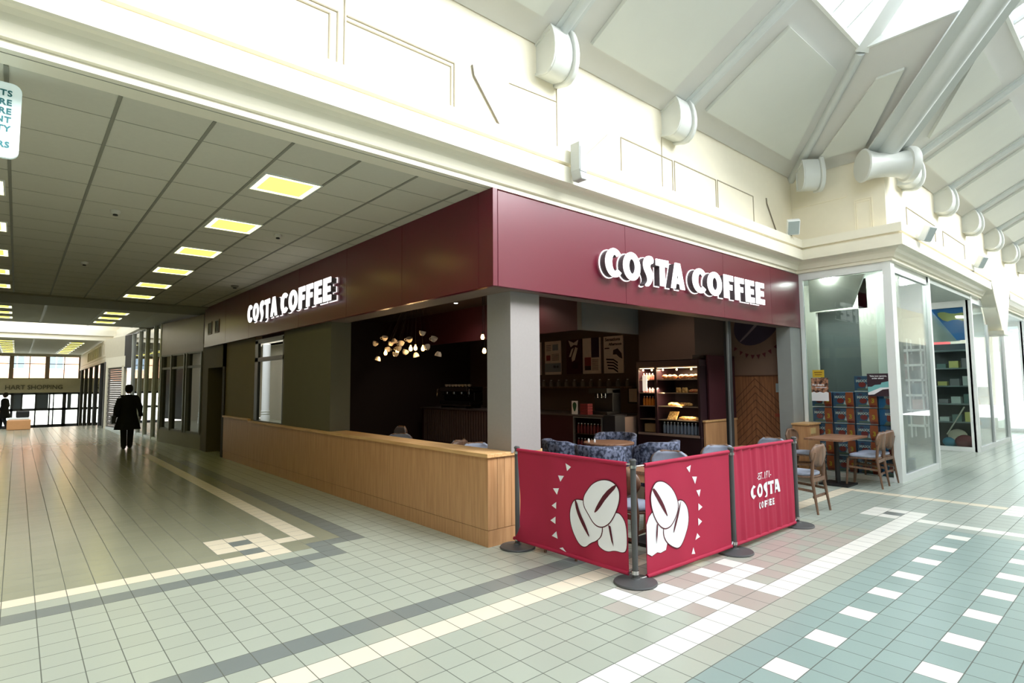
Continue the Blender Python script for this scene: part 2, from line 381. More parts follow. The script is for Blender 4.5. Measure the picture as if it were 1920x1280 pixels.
# hanging brackets on the right cornice
def bracket(x0, label, grp='hanging bracket drops on the right cornice'):
    t = thing('cornice_bracket', label, 'bracket', (x0, YR, 3.55), 0, grp)
    b = MB(); pr = [(-.35, .58), (2.95, .58), (2.3, .42), (1.45, -.78), (.95, -.78), (.1, .42)]
    pr = [(0, .58), (2.6, .58), (2.35, .1), (1.75, -.72), (1.1, -.72), (.35, .1)]
    b.prism(pr, (0, -.27, 0), (1, 0, 0), (0, 0, 1), (0, .3, 0)); b.build('bracket_body', cream2, t, bevel=.02)
    b = MB(); b.prism([(1.02, -.72), (1.83, -.72), (1.78, -.82), (1.07, -.82)], (0, -.3, 0), (1, 0, 0), (0, 0, 1), (0, .34, 0)); b.build('bracket_foot', cream2, t)
    return t
bracket(13.6, 'cream hanging bracket dropping from the right cornice above the first glazed corner')
bracket(27.4, 'cream hanging bracket farthest away along the right cornice')
# mouldings and joints on the cream walls
def strip(b, pts, r=.006, off=.004):
    for a, c in zip(pts[:-1], pts[1:]):
        a3 = (a[0], YL - off, a[1]); c3 = (c[0], YL - off, c[1]); b.bar(a3, c3, r * 2, .012, 0, (0, 1, 0))
b = MB(); strip(b, [(-1.68, 4.12), (-1.68, 4.7), (-7, 4.7)]); strip(b, [(-1.75, 4.12), (-1.75, 4.655), (-7, 4.655)])
strip(b, [(-1.62, 4.12), (-1.62, 5.3)], .004)
strip(b, [(-1.6, 4.7), (-.5, 4.7), (-.5, 4.12)]); strip(b, [(-1.6, 4.655), (-.54, 4.655), (-.54, 4.12)])
for x0, x1 in ((2.06, 3.2), (3.25, 4.36), (4.41, 5.56)): strip(b, [(x0, 4.12), (x0, 4.7), (x1, 4.69), (x1, 4.12)])
for x in (.91, 2.95): strip(b, [(x, 4.12), (x, 4.95)], .003)
strip(b, [(.2, 4.75), (.91, 4.78)], .002); strip(b, [(1.2, 4.12), (1.8, 4.66)], .002)
struct('trim_moulding', b, line_m, 'thin panel mouldings on the cream upper wall')
for k, (pts, l) in enumerate((([(-.29, 4.76), (-.27, 4.66), (.16, 4.12)], 'thin dark cable hanging slantwise on the wall left of the nearest corbel'), ([(6.03, 4.76), (6.05, 4.66), (6.45, 4.12)], 'thin dark cable slanting down beside the floodlight in the wall corner'))):
    b = MB(); b.tube([(x, YL - .012, z) for x, z in pts], .009, 6); tag(b.build('cable', mat('cable', (120, 112, 96), .6)), l, 'cable', 'cables on the upper wall')
b = MB(); X = XR - .006
for pts in ([(-1.17, 4.12), (-1.17, 4.67), (-1.43, 4.67), (-1.43, 4.12)], [(-1.2, 4.12), (-1.2, 4.63), (-1.4, 4.63), (-1.4, 4.12)], [(-.15, 4.76), (-1.05, 4.77)]):
    for a, c in zip(pts[:-1], pts[1:]): b.bar((X, a[0], a[1]), (X, c[0], c[1]), .012, .012, 0, (1, 0, 0))
struct('trim_moulding_return', b, mat('cream_bright', (250, 240, 215), .5), 'door-shaped moulding on the return wall')
b = MB()
for x0 in (8.2, 10.7):
    for a, c in (((x0, 4.12), (x0, 4.68)), ((x0, 4.68), (x0 + 1.9, 4.68)), ((x0 + 1.9, 4.68), (x0 + 1.9, 4.12))): b.bar((a[0], YR - .005, a[1]), (c[0], YR - .005, c[1]), .012, .012, 0, (0, 1, 0))
struct('trim_moulding_right', b, line_m, 'thin panel mouldings on the right upper wall')
# ================================================================== SLOPING ROOF, RIBS, SKYLIGHT
S = .549; Z0 = 5.35; T = 1.75
def zr(t): return Z0 + S * t
zt = zr(T); XB = XR - T
b = MB()
b.add([(-12, YL, Z0), (XR, YL, Z0), (XB, YL - T, zt), (-12, YL - T, zt)], [(0, 1, 2, 3)])
b.add([(XR, YL, Z0), (XR, YR, Z0), (XB, YR - T, zt), (XB, YL - T, zt)], [(0, 1, 2, 3)])
b.add([(XR, YR, Z0), (45, YR, Z0), (45, YR - T, zt), (XB, YR - T, zt)], [(0, 1, 2, 3)])
b.add([(-12, -8.95, Z0), (XR, -8.95, Z0), (XB, -8.95 + T, zt), (-12, -8.95 + T, zt)], [(3, 2, 1, 0)])
b.add([(XR, -8.95, Z0), (XR, -7.45, Z0), (XB, -7.45 + T, zt), (XB, -8.95 + T, zt)], [(0, 1, 2, 3)])
b.add([(XR, -7.45, Z0), (45, -7.45, Z0), (45, -7.45 + T, zt), (XB, -7.45 + T, zt)], [(3, 2, 1, 0)])
struct('ceiling_hall', b, roofm, 'pale grey sloping roof lining of the hall', solid=.04)
NRM = Vector((0, -S, -1)).normalized()
def slope_panel(name, pts, frame_of):
    """raised board on a slope; pts in (along, t)"""
    b = MB(); q = [Vector(frame_of(a, t)) for a, t in pts]; n_ = (q[1] - q[0]).cross(q[-1] - q[0]).normalized()
    if n_.z > 0: n_ = -n_
    q0 = [p + n_ * .022 for p in q]; q1 = [p + n_ * .075 for p in q]; k = len(q)
    b.add(q0 + q1, [list(range(k, 2 * k))] + [(i, (i + 1) % k, k + (i + 1) % k, k + i) for i in range(k)])
    c = sum(q1, Vector()) / k; q2 = [p + (c - p) * .06 for p in q1]; q3 = [p - n_ * .012 for p in q2]
    o = b.build(name, roofp); o['kind'] = 'structure'; o['label'] = 'flat raised board on the sloping roof'
    return o
fa = lambda x, t: (x, YL - t, zr(t)); fc = lambda x, t: (x, YR - t, zr(t)); fbb = lambda y, t: (XR - t, y, zr(t))
for k, x in enumerate((-11.3, -8.85, -6.4, -3.95, -1.48, .98 + .22)): slope_panel('ceiling_panel', [(x, .26), (x + 1.6 if k == 5 else x + 1.9, .26), (x + 1.6 if k == 5 else x + 1.9, 1.45), (x, 1.45)], fa)
slope_panel('ceiling_panel', [(3.65, .26), (6.38, .26), (5.2, 1.45), (3.65, 1.45)], fa)
slope_panel('ceiling_panel', [(-.72, .26), (-1.45, .26), (-2.3, 1.3), (-1.95, 1.3)], fbb)
xr_ribs = [7.95, 10.35, 12.75, 15.15, 17.55, 19.95, 22.35, 24.75, 27.15, 29.55]
slope_panel('ceiling_panel', [(6.1, 1.45), (7.5, 1.45), (7.55, .5)], fc)
for a, c in zip(xr_ribs[:-1], xr_ribs[1:]): slope_panel('ceiling_panel', [(a + .38, .26), (c - .38, .26), (c - .38, 1.45), (a + .38, 1.45)], fc)
def rib(p0, p1, r, name='trim_rib', label='rounded rib on the sloping roof'):
    b = MB(); p0 = Vector(p0); p1 = Vector(p1); d = (p1 - p0).normalized(); sd = d.cross((0, 0, 1)).normalized(); dn = sd.cross(d).normalized()
    if dn.z > 0: dn = -dn
    prf = [(-r * 2.1, 0), (-r * 2.1, .03), (-r, .035)] + [(-r * math.cos(a), .035 + r * math.sin(a)) for a in [k * PI / 8 for k in range(1, 8)]] + [(r, .035), (r * 2.1, .03), (r * 2.1, 0)]
    n = len(prf); vs = [p + sd * x + dn * y for p in (p0, p1) for x, y in prf]
    b.add(vs, [(k, (k + 1) % n, n + (k + 1) % n, n + k) for k in range(n)] + [list(range(n)), list(range(n, 2 * n))[::-1]])
    return struct(name, b, ribm, label, smooth=True)
def rib_on(f, a, c=None, r=.055): return rib(f(a, .05), f(c if c is not None else a, T), r)
for x in (-11.5, -9.05, -6.6, -4.15, -1.7, .78, 3.3): rib_on(fa, x)
rib((XR, YL, Z0 - .01), (XB, YL - T, zt), .07)
rib((XR - .02, YR - .02, Z0 - .02), (XB - 1.2, YR - T - 1.2, zr(T + 1.2)), .15, label='thick rib rising from the roof corner')
for x in xr_ribs: rib_on(fc, x, r=.06)
# glazed roof above
g = MB(); zg = zt + .03; RY = -4.54; zR = zg + (RY - (YL - T)) * -.7
g.add([(-6.6, YL - T, zg), (XB, YL - T, zg), (XB, RY, zR), (-6.6, RY, zR)], [(0, 1, 2, 3)]); g.add([(-6.6, -8.95 + T, zg), (XB, -8.95 + T, zg), (XB, RY, zR), (-6.6, RY, zR)], [(0, 1, 2, 3)])
g.add([(XB, YL - T, zg), (XB, -8.95 + T, zg), (XB, RY, zR)], [(0, 1, 2)])
zq = zg + .5; 
g.add([(XB, YR - T, zg), (45, YR - T, zg), (45, RY, zq), (XB, RY, zq)], [(0, 1, 2, 3)]); g.add([(XB, -7.45 + T, zg), (45, -7.45 + T, zg), (45, RY, zq), (XB, RY, zq)], [(0, 1, 2, 3)])
h = MB(); h.box(-12, -6.6, -8.95 + T - .05, YL - T + .05, zg, zg + .1); h.prism([(YL - T, zg), (-8.95 + T, zg), (RY, zR)], (-6.65, 0, 0), (0, 1, 0), (0, 0, 1), (.06, 0, 0)); struct('ceiling_west_light_block', h, roofm, 'unseen solid roof added over the west end to cut skylight')  # unseen solid roof, added to block skylight coming from the west
struct('window_skylight', g, glazing, 'glazed roof light along the hall')
g = MB()
for k in range(36):
    x = -11.5 + k * .49
    if -6.6 < x < XB:
        big = k % 5 == 0; g.bar((x, YL - T, zg), (x, RY, zR), .1 if big else .035, .12 if big else .05); g.bar((x, -8.95 + T, zg), (x, RY, zR), .1 if big else .035, .12 if big else .05)
k = 0; x = 5.8
while x < 32:
    big = k % 5 == 0; g.bar((x, YR - T, zg), (x, RY, zq), .1 if big else .035, .12 if big else .05); k += 1; x += .48
g.bar((-6.6, YL - T, zg), (XB, YL - T, zg), .1, .1); g.bar((XB, YL - T, zg), (XB, YR - T, zg), .1, .1); g.bar((XB, YR - T, zg), (45, YR - T, zg), .1, .1)
g.bar((-6.6, RY, zR), (XB, RY, zR), .14, .14); g.bar((XB, YL - T, zg), (XB, RY, zR), .14, .14); g.bar((XB, YR - T - .3, zg), (XB, RY, zR), .1, .1)
g.bar((XB, YL - T, zg), (XB - 1.6, RY, zR), .22, .2)
struct('window_skylight_bars', g, whitem, 'white glazing bars of the roof light')
# ------------------------------------------------------------------ corbels
def dprof(r, flat=-.02, drop=1.12):
    """D section in (out, z): straight against the wall, bulging out and down"""
    k = r / .2
    return [(x * k if x > 0 else flat, z * k) for x, z in [(0, .2), (0, -.17), (.07, -.19), (.13, -.205), (.19, -.2), (.245, -.165), (.285, -.11), (.31, -.03), (.315, .06), (.305, .15), (.28, .24), (.25, .31)]]
def make_corbel(lb, L=.26, r=.2):
    t = thing('corbel', lb, 'corbel')
    b = MB(); b.prism(dprof(r), (0, 0, 0), (0, -1, 0), (0, 0, 1), (L, 0, 0)); b.build('body', corbm, t, smooth=True, bevel=.008)
    b = MB(); b.prism(dprof(r * 1.13), (L, 0, -.01), (0, -1, 0), (0, 0, 1), (.07, 0, 0)); b.build('flange', corbm, t, smooth=True, bevel=.012)
    b = MB(); q = dprof(r); q2 = [(x * .86 + .012, z * .84) for x, z in q]; n = len(q)
    b.add([(-.02, -x, z) for x, z in q] + [(-.02, -x, z) for x, z in q2] + [(0.0, -x, z) for x, z in q] + [(0.004, -x, z) for x, z in q2], [(k, (k + 1) % n, n + (k + 1) % n, n + k) for k in range(n)] + [(n + k, n + (k + 1) % n, 3 * n + (k + 1) % n, 3 * n + k) for k in range(n)] + [(k, (k + 1) % n, 2 * n + (k + 1) % n, 2 * n + k) for k in range(n)])
    b.build('rim', corbm, t); return t
cb0 = make_corbel('pale corbel nearest the camera, high on the cream wall above the cornice')
cb0.location = (.6, YL, 5.14)
copy_tree(cb0, (2.97, YL, 5.14), None, 'pale corbel above the wall panels, between the nearest corbel and the wall corner')
copy_tree(cb0, (6.68, YL - .28, 5.12), -PI / 4, 'pale corbel tucked in the inner corner of the cream walls')
for o in [x for x in bpy.data.objects if x.name.startswith('corbel')]: o['group'] = 'corbels under the roof ribs'
for k, x in enumerate(xr_ribs[:9]):
    copy_tree(cb0, (x - .2, YR, 5.14), None, 'pale corbel on the bright right wall, %s from the big corner corbel' % ORD[k])
for k, x in enumerate((-1.9,)): copy_tree(cb0, (x, YL, 5.14), None, 'pale corbel above the corridor mouth at the very top of the wall')
t = thing('corner_corbel', 'large spool-shaped pale corbel on the outer wall corner', 'corbel', (XR - .1, YR - .1, 5.1), -PI / 4)
pr = [(.25, -.42), (.27, -.4), (.24, -.34), (.2, -.2), (.185, 0), (.2, .16), (.23, .25)]
b = MB(); b.lathe(pr, (0, 0, 0), 28, axis=(1, 0, 0)); b.build('body', corbm, t, smooth=True)
b = MB(); b.lathe([(.2, .24), (.27, .25), (.285, .29), (.28, .36), (.2, .37)], (0, 0, 0), 28, axis=(1, 0, 0)); b.build('flange', corbm, t, smooth=True)
# floodlights on the cornice
def flood(loc, rz, label, tilt=.5):
    t = thing('floodlight', label, 'floodlight', loc, rz, 'floodlights along the cornice')
    b = MB(); b.x = Matrix.Rotation(tilt, 4, 'X'); b.box(-.1, .1, -.06, .05, 0, .26); b.build('housing', whitem, t, bevel=.015)
    b = MB(); b.x = Matrix.Rotation(tilt, 4, 'X'); b.box(-.085, .085, -.066, -.058, .02, .24); b.build('lens', mat('flood_lens', (168, 178, 176), .2), t)
    b = MB(); b.tube([(0, .05, .08), (0, .12, .02), (0, .14, -.06)], .012, 6); b.box(-.03, .03, .08, .2, -.07, -.055); b.build('mounting_arm', black, t)
flood((6.35, -.42, 4.12), -1.0, 'boxy pale floodlight angled on the cornice in the inner corner')
flood((7.75, -1.95, 3.93), -.3, 'small pale floodlight on the right cornice near the outer corner')
flood((11.9, -1.95, 4.02), -.3, 'pale floodlight farther along the right cornice')
t = thing('speaker_box', 'narrow grey wedge-shaped box hung on the front of the long cornice', 'speaker', (.85, -.42, 3.95))
b = MB(); b.prism([(-.06, .2), (.06, .2), (.06, -.2), (-.03, -.2), (-.06, -.1)], (0, -.02, 0), (1, 0, 0), (0, 0, 1), (0, -.13, 0)); b.build('housing', mat('speaker_grey', (188, 192, 188), .35), t, bevel=.01)
b = MB(); b.box(-.05, .045, -.155, -.15, -.12, .15); b.build('grille', mat('speaker_dark', (150, 156, 152), .3), t)
# ================================================================== CORRIDOR CEILING
ZC = 3.55
LX = (-2.03 + .0, -1.40)
rows1 = [.82, 2.60, 4.38, 6.15, 7.93, 9.70]
def light_spots():
    out = []
    for y in rows1: out.append((-1.93, y)); out.append((-4.27, y))
    for y in (13.4, 14.75, 16.1): out.append((-1.93, y)); out.append((-4.27, y))
    for k in range(8): out.append((-1.93, 26.6 + 1.42 * k)); out.append((-4.27, 26.6 + 1.42 * k))
    return out
b = MB(); b.box(-5.9, .3, .02, 10.9, ZC, ZC + .05)
b.box(-5.9, .3, 12.5, 17.7, ZC, ZC + .05); b.box(-5.9, .3, 24.6, 38.6, ZC, ZC + .05); b.box(-5.9, -5.3, 17.7, 24.6, ZC, ZC + .05); b.box(-.4, .3, 17.7, 24.6, ZC, ZC + .05)
struct('ceiling', b, ceilm, 'suspended tile ceiling over the corridor')
b = MB(); b.box(-5.9, .3, 10.9, 12.5, ZC - .04, ZC + .05); struct('ceiling_band', b, mat('ceil_band', (150, 146, 122), .8), 'plain band across the corridor ceiling')
b = MB()
for k in range(-4, 7):
    x = -1.39 + (k - 1) * .576
    if -5.8 < x < 0:
        b.box(x - .012, x + .012, .02, 10.9, ZC - .006, ZC + .001)
        if k % 2 == 0: b.box(x - .03, x + .03, 12.5, 17.7, ZC - .006, ZC + .001, 1); b.box(x - .03, x + .03, 24.6, 38.5, ZC - .006, ZC + .001, 1)
y = -.14
while y < 10.8:
    b.box(-5.8, .0, y - .003, y + .003, ZC - .003, ZC + .001, 2); y += .592
struct('trim_ceiling_bars', b, [tbar, mat('tbar_pale', (186, 184, 168), .5), mat('tbar_thin', (160, 157, 142), .7)], 'metal bars between the ceiling tiles')
def make_light(x, y, label):
    t = thing('ceiling_light', label, 'ceiling light', (x, y, ZC), 0, 'square ceiling panel lights in the corridor')
    b = MB(); b.box(0, .54, 0, .014, -.012, 0); b.box(0, .54, .516, .53, -.012, 0); b.box(0, .014, .014, .516, -.012, 0); b.box(.526, .54, .014, .516, -.012, 0); b.build('frame', whitem, t)
    b = MB(); b.box(.06, .48, .06, .47, -.009, -.001); b.build('diffuser', lightm, t)
    b = MB(); b.box(.014, .06, .014, .516, -.0085, -.001); b.box(.48, .526, .014, .516, -.0085, -.001); b.box(.06, .48, .014, .06, -.0085, -.001); b.box(.06, .48, .47, .516, -.0085, -.001); b.build('diffuser_rim', lightw, t)
    return t
zl = {0: 'near the hall', 12: 'before the far roof light', 18: 'beyond the far roof light'}
L0 = None
for k, (x, y) in enumerate(light_spots()):
    zone = 'nearer' if k < 12 else ('middle' if k < 18 else 'farthest'); idx = (k - (0 if k < 12 else 12 if k < 18 else 18)) // 2
    lb = 'glowing square ceiling panel, %s of the %s set in the %s row' % (ORD[idx], zone, 'right' if k % 2 == 0 else 'left')
    if L0 is None: L0 = make_light(x, y, lb)
    else: copy_tree(L0, (x, y, ZC), None, lb)
def round_dev(x, y, nm, lb, cat, r=.05, c=(210, 208, 196)):
    t = thing(nm, lb, cat, (x, y, ZC)); b = MB(); b.lathe([(r, 0), (r, -.015), (r * .8, -.03), (r * .5, -.04), (.002, -.042)], n=16); b.build('housing', mat('dev_' + nm, c, .5), t, smooth=True)
    b = MB(); b.lathe([(r * .45, -.04), (r * .5, -.055), (.002, -.06)], n=12); b.build('sensor', black, t)
round_dev(-2.82, 3.06, 'smoke_detector', 'round smoke detector between the rows of ceiling lights, nearer one', 'smoke detector')
round_dev(-2.85, 6.5, 'smoke_detector', 'round smoke detector farther along the ceiling, barely visible', 'smoke detector')
round_dev(-1.1, 2.95, 'smoke_detector', 'pale round detector on the ceiling right of the panel lights', 'smoke detector')
round_dev(-.45, 7.3, 'dome_camera', 'small dark dome camera on the ceiling beside the cafe sign', 'security camera', .07, (120, 116, 100))
# ================================================================== CORRIDOR SIDES AND FAR END
b = MB(); b.box(-5.9, -5.72, 0, 38.6, 0, ZC); b.box(-5.72, -5.7, 1, 9, 0, 2.5, 1); b.box(-5.72, -5.7, 10, 16.5, 0, 2.5, 1); b.box(-5.72, -5.7, 18, 21.5, 0, 2.3, 1); b.box(-5.72, -5.7, 26, 34, 0, 2.5, 1); struct('wall_left', b, [mat('left_wall', (178, 170, 150), .6), mat('left_dark', (56, 58, 60), .4)], 'shop fronts on the left of the corridor')
b = MB(); b.lathe([(.2, 0), (.2, .25), (.17, .3), (.2, .35), (.17, .4), (.2, .45), (.17, .5), (.17, 3.5), (.1, 3.55)], (-4.95, 22.6, 0), 24); struct('column_left', b, whitem, 'round white column with ringed base across the far corridor', smooth=True)
def seg(P, Q, name_):
    P = Vector((P[0], P[1], 0)); Q = Vector((Q[0], Q[1], 0)); return P, Q
def wallrun(b, P, Q, z0, z1, t=.1, mi=0):
    P = Vector((P[0], P[1], 0)); Q = Vector((Q[0], Q[1], 0)); d = (Q - P).normalized(); n_ = Vector((d.y, -d.x, 0)) * t
    if n_.x < 0: n_ = -n_
    b.add([P + Vector((0, 0, z0)), Q + Vector((0, 0, z0)), Q + n_ + Vector((0, 0, z0)), P + n_ + Vector((0, 0, z0)), P + Vector((0, 0, z1)), Q + Vector((0, 0, z1)), Q + n_ + Vector((0, 0, z1)), P + n_ + Vector((0, 0, z1))],
          [(0, 1, 2, 3), (4, 5, 6, 7), (0, 1, 5, 4), (2, 3, 7, 6), (1, 2, 6, 5), (0, 3, 7, 4)], mi)
A, B, C_, D_, E_, F_ = (0, 11.7), (-.36, 15.1), (-.5, 19.8), (-.62, 20.7), (-.95, 23.2), (-.75, 38.4)
def lerp(P, Q, t): return (P[0] + (Q[0] - P[0]) * t, P[1] + (Q[1] - P[1]) * t)
b = MB(); wallrun(b, A, B, -.0, .38, .3); struct('wall_planter', b, mat('stone_base', (150, 146, 132), .6), 'low stone wall under the shop window past the cafe')
t = thing('shop_fascia', 'blank dull mauve fascia panel past the cafe, over the dark shop windows', 'fascia')
b = MB(); wallrun(b, A, lerp(A, B, 1.0), 2.52, 3.46, .12); b.build('panel', mat('mauve', (150, 134, 132), .35), t)
b = MB(); wallrun(b, A, B, 2.48, 2.53, .16); b.build('lower_trim', greym, t)
def posts(name, P, Q, ts, z0, z1, w_, m_, label, dep=.08):
    b = MB()
    for q in ts:
        p = lerp(P, Q, q); b.box(p[0] - .02, p[0] + dep, p[1] - w_ / 2, p[1] + w_ / 2, z0, z1)
    return b
b = posts('x', A, B, (.02, .34, .4, .72, .98), .38, 2.5, .08, 0, ''); wallrun(b, A, B, 2.1, 2.16, .08); wallrun(b, A, B, .36, .42, .1)
struct('window_1', b, greym, 'grey metal window frames past the cafe')
b = MB(); wallrun(b, (.05, 11.7), (-.31, 15.1), .42, 2.5, .01); struct('window_2', b, glassd, 'dark shop window glass past the cafe')
b = posts('x', B, C_, (.02, .22, .48, .72, .98), 0, 3.5, .07, 0, '', .06); wallrun(b, B, C_, 0, .07, .08)
struct('window_3', b, whitem, 'white full-height shop window frames')
b = MB(); wallrun(b, (B[0] + .04, B[1]), (C_[0] + .04, C_[1]), .07, 3.5, .01); struct('window_4', b, glassd, 'full-height shop window glass')
b = MB(); wallrun(b, C_, D_, 2.3, 3.5, .1); b.box(.25, .3, 11.2, 24, 0, 3.5); b.box(-.35, .3, 11.2, 11.25, 0, 3.5) if 0 else None
struct('wall_corridor_shops', b, mat('dark_inner', (48, 44, 40), .7), 'dark back of the shops past the cafe')
b = MB(); wallrun(b, lerp(D_, E_, -.05), E_, 2.35, 2.75, .1); wallrun(b, lerp(D_, E_, .85), E_, 0, 2.4, .1); wallrun(b, D_, lerp(D_, E_, .1), 0, 2.4, .1)
struct('wall_shutter_surround', b, cream, 'cream surround of the rolled-down shutter')
t = thing('roller_shutter', 'grey rolled-down slatted shutter behind the walking person', 'shutter')
b = MB(); P1_, P2_ = lerp(D_, E_, .1), lerp(D_, E_, .85)
for k in range(28): wallrun(b, (P1_[0] + .03 + .01 * (k % 2), P1_[1]), (P2_[0] + .03 + .01 * (k % 2), P2_[1]), .06 + k * .082, .06 + k * .082 + .076, .02)
b.build('slats', mat('shutter', (98, 92, 88), .45), t)
b = MB(); wallrun(b, P1_, P2_, 0, .07, .06); b.build('bottom_rail', whitem, t)
t = thing('shop_fascia', 'pale framed shop fascia before the far doors', 'fascia')
b = MB(); wallrun(b, D_, E_, 2.75, 3.5, .1); wallrun(b, E_, F_, 2.65, 3.5, .1); b.build('panel', mat('pale_fascia', (214, 204, 180), .5), t)
b = MB(); wallrun(b, (E_[0] - .02, E_[1]), (F_[0] - .02, F_[1]), 2.6, 2.7, .1); wallrun(b, (E_[0] - .015, E_[1]), (F_[0] - .015, F_[1]), 2.8, 2.83, .1)
for k in range(12):
    p = lerp(E_, F_, .04 + k * .05); b.box(p[0] - .03, p[0], p[1] - .03, p[1] + .03, 2.9, 3.35)
b.build('moulding', mat('pale_fascia2', (196, 184, 158), .5), t)
b = MB()
for q in (0.0, .12, .3, .5, .7, .9): p = lerp(E_, F_, q); b.box(p[0] - .02, p[0] + .1, p[1] - .1, p[1] + .1, -.6, 2.6)
struct('window_5', b, mat('dark_frame', (60, 58, 56), .5), 'dark frames of the last shop fronts')
b = MB(); wallrun(b, (E_[0] + .05, E_[1]), (F_[0] + .05, F_[1]), -.6, 2.6, .01); struct('window_6', b, glassd, 'glass of the last shop fronts')
# second roof light over the corridor
b = MB(); z1 = 5.6
b.box(-5.35, -.35, 24.6, 24.8, ZC - .02, z1); b.box(-5.35, -.35, 17.5, 17.68, ZC, z1); b.box(-.4, -.2, 17.5, 24.8, ZC, z1); b.box(-5.5, -5.3, 17.5, 24.8, ZC, z1)
struct('wall_light_well', b, cream, 'cream walls of the roof light over the far corridor')
b = MB(); b.box(-5.3, -.4, 24.44, 24.6, ZC - .02, ZC + .16); b.box(-5.3, -.4, 24.36, 24.6, ZC + .17, ZC + .42); b.box(-.6, -.4, 17.7, 24.5, ZC - .02, ZC + .16); b.box(-.52, -.4, 17.7, 24.5, ZC + .2, ZC + .42)
struct('trim_light_well', b, cream2, 'stepped cornice of the far roof light')
b = MB(); b.add([(-5.4, 17.6, z1), (-.3, 17.6, z1), (-.3, 24.7, z1), (-5.4, 24.7, z1)], [(0, 1, 2, 3)]); struct('window_7', b, glazing, 'glass of the far roof light')
for k, y in enumerate((22.3, 23.6)): copy_tree(cb0, (-.4, y, 4.6), -PI / 2, 'small pale corbel inside the far roof light, %s one' % ('nearer', 'farther')[k])
b = MB(); b.bar((-2.0, 24.3, 4.5), (-1.2, 24.3, 4.5), .05, .05); tag(b.build('light_bar', black), 'thin dark bar across the far roof light opening', 'light fitting')
# end wall
YE = 38.3
b = MB(); b.box(-5.9, .2, YE, YE + .2, 1.3, 2.12); b.box(-5.9, .2, YE, YE + .2, 3.4, 3.6); b.box(-.7, .2, YE, YE + .2, -.8, 3.6)
struct('wall_end', b, mat('end_band', (190, 182, 160), .7), 'band wall over the far entrance doors')
for s_, sz, z_, lb, nm in (('HART SHOPPING', .36, 1.62, 'raised grey lettering on the band over the far doors', 'wall_lettering'), ('welcome back', .16, 1.93, '', '')):
    if not nm: continue
    b = MB(); b.mesh(text_mesh(s_, sz, .02, .004), frame((-2.8, YE - .03, z_), (1, 0, 0), (0, 0, 1), .93)); tag(b.build(nm, mat('letter_grey', (96, 92, 80), .6)), lb, 'lettering')
b = MB()
for x in (-5.3, -3.85, -2.27, -.72): b.box(x - .1, x + .1, YE + .02, YE + .14, 2.12, 3.4)
for x in (-4.6, -3.06, -1.5): b.box(x - .02, x + .02, YE + .05, YE + .1, 2.12, 3.4)
for z in (2.14, 2.98): b.box(-5.9, -.7, YE + .05, YE + .1, z - .02, z + .02)
struct('window_8', b, mat('mauve_frame', (140, 118, 108), .5), 'frames of the high windows at the corridor end')
b = MB()
for x, w_ in ((-5.6, .1), (-4.45, .08), (-3.75, .12), (-3.32, .07), (-2.72, .07), (-2.1, .07), (-1.92, .06), (-1.42, .18), (-.72, .14)): b.box(x - w_ / 2, x + w_ / 2, YE, YE + .1, -.72, 1.3)
b.box(-5.9, -.7, YE, YE + .12, 1.2, 1.32); b.box(-5.9, -.7, YE, YE + .1, .28, .42); b.box(-5.9, -.7, YE, YE + .1, -.72, -.52)
struct('door_1', b, mat('door_frame', (52, 54, 60), .5), 'dark framed glass entrance doors at the corridor end')
b = MB(); b.box(-3.7, -3.35, YE + .03, YE + .05, .42, 1.2); b.box(-2.7, -2.15, YE + .03, YE + .05, .42, 1.2); b.box(-1.28, -1.1, YE + .03, YE + .05, .42, 1.2)
struct('door_2', b, mat('door_panel', (86, 96, 110), .4), 'blue grey panels in the entrance doors')
b = MB(); b.box(-5.9, -.7, YE + .06, YE + .07, -.5, 3.4); struct('window_9', b, glassm, 'glass of the entrance doors and high windows')
# outside, seen through the far glass
b = MB(); b.box(-40, 30, 38.7, 90, -1.0, -.95); struct('floor_outside', b, mat('paving_out', (210, 205, 198), .8), 'pale paving outside the far doors')
t = thing('brick_building', 'orange brick building outside, seen through the high end windows', 'building', (0, 62, -.95))
b = MB(); b.box(-26, 14, 0, 8, 0, 7.2); b.build('wall', mat('brick', (226, 168, 138), .8, var=.12, scale=2), t)
b = MB(); b.box(-26, 14, -.1, 8, 7.2, 7.7); b.build('roof', mat('red_band', (226, 120, 110), .8), t)
b = MB(); b.box(-26, 14, -.12, 0, 0, 3.2); b.build('shop_front', mat('rendered', (225, 222, 216), .7), t)
for x in (-12.3, -9.6, -6.9, -4.2, -1.5, 1.2, 3.9, 6.6):
    b = MB(); b.box(x, x + 1.1, -.08, 0, 4.2, 6.3); w1 = b.build('window', whitem, t)
    b = MB(); b.box(x + .08, x + .5, -.1, -.08, 4.3, 6.2); b.box(x + .6, x + 1.02, -.1, -.08, 4.3, 6.2); b.build('pane', mat('far_pane', (110, 120, 135), .2), w1)
# ================================================================== CAFE SHELL
FX, FY = -.09, -.21
b = MB(); b.box(6.98, 7.05, 1.05, 11, 0, 3.5); struct('wall_back', b, brownI, 'brown back wall of the cafe')
b = MB(); b.box(6.78, 6.98, .05, 1.05, 1.73, 3.5); struct('wall_side', b, mat('tan_wall', (122, 96, 80), .7), 'tan upper side wall of the cafe')
b = MB(); b.box(.0, 7.05, 9.62, 9.8, 0, 3.5); struct('wall_cafe_end', b, darkI, 'dark end wall of the cafe')
b = MB(); b.box(.0, 7.05, .0, 11, 3.3, 3.5); struct('ceiling_cafe', b, darkC, 'dark ceiling of the cafe')
b = MB(); b.box(.02, .12, 3.84, 5.87, .0, 2.7); b.box(.12, .35, 3.86, 4.0, 0, 2.7); struct('wall_panel_grey', b, olive, 'plain dull wall panel between the cafe opening and the small window')
b = MB(); b.box(.032, .15, 7.51, 9.62, 0, 2.7); struct('wall_taupe', b, taupe, 'taupe wall between the small window and the recessed door')
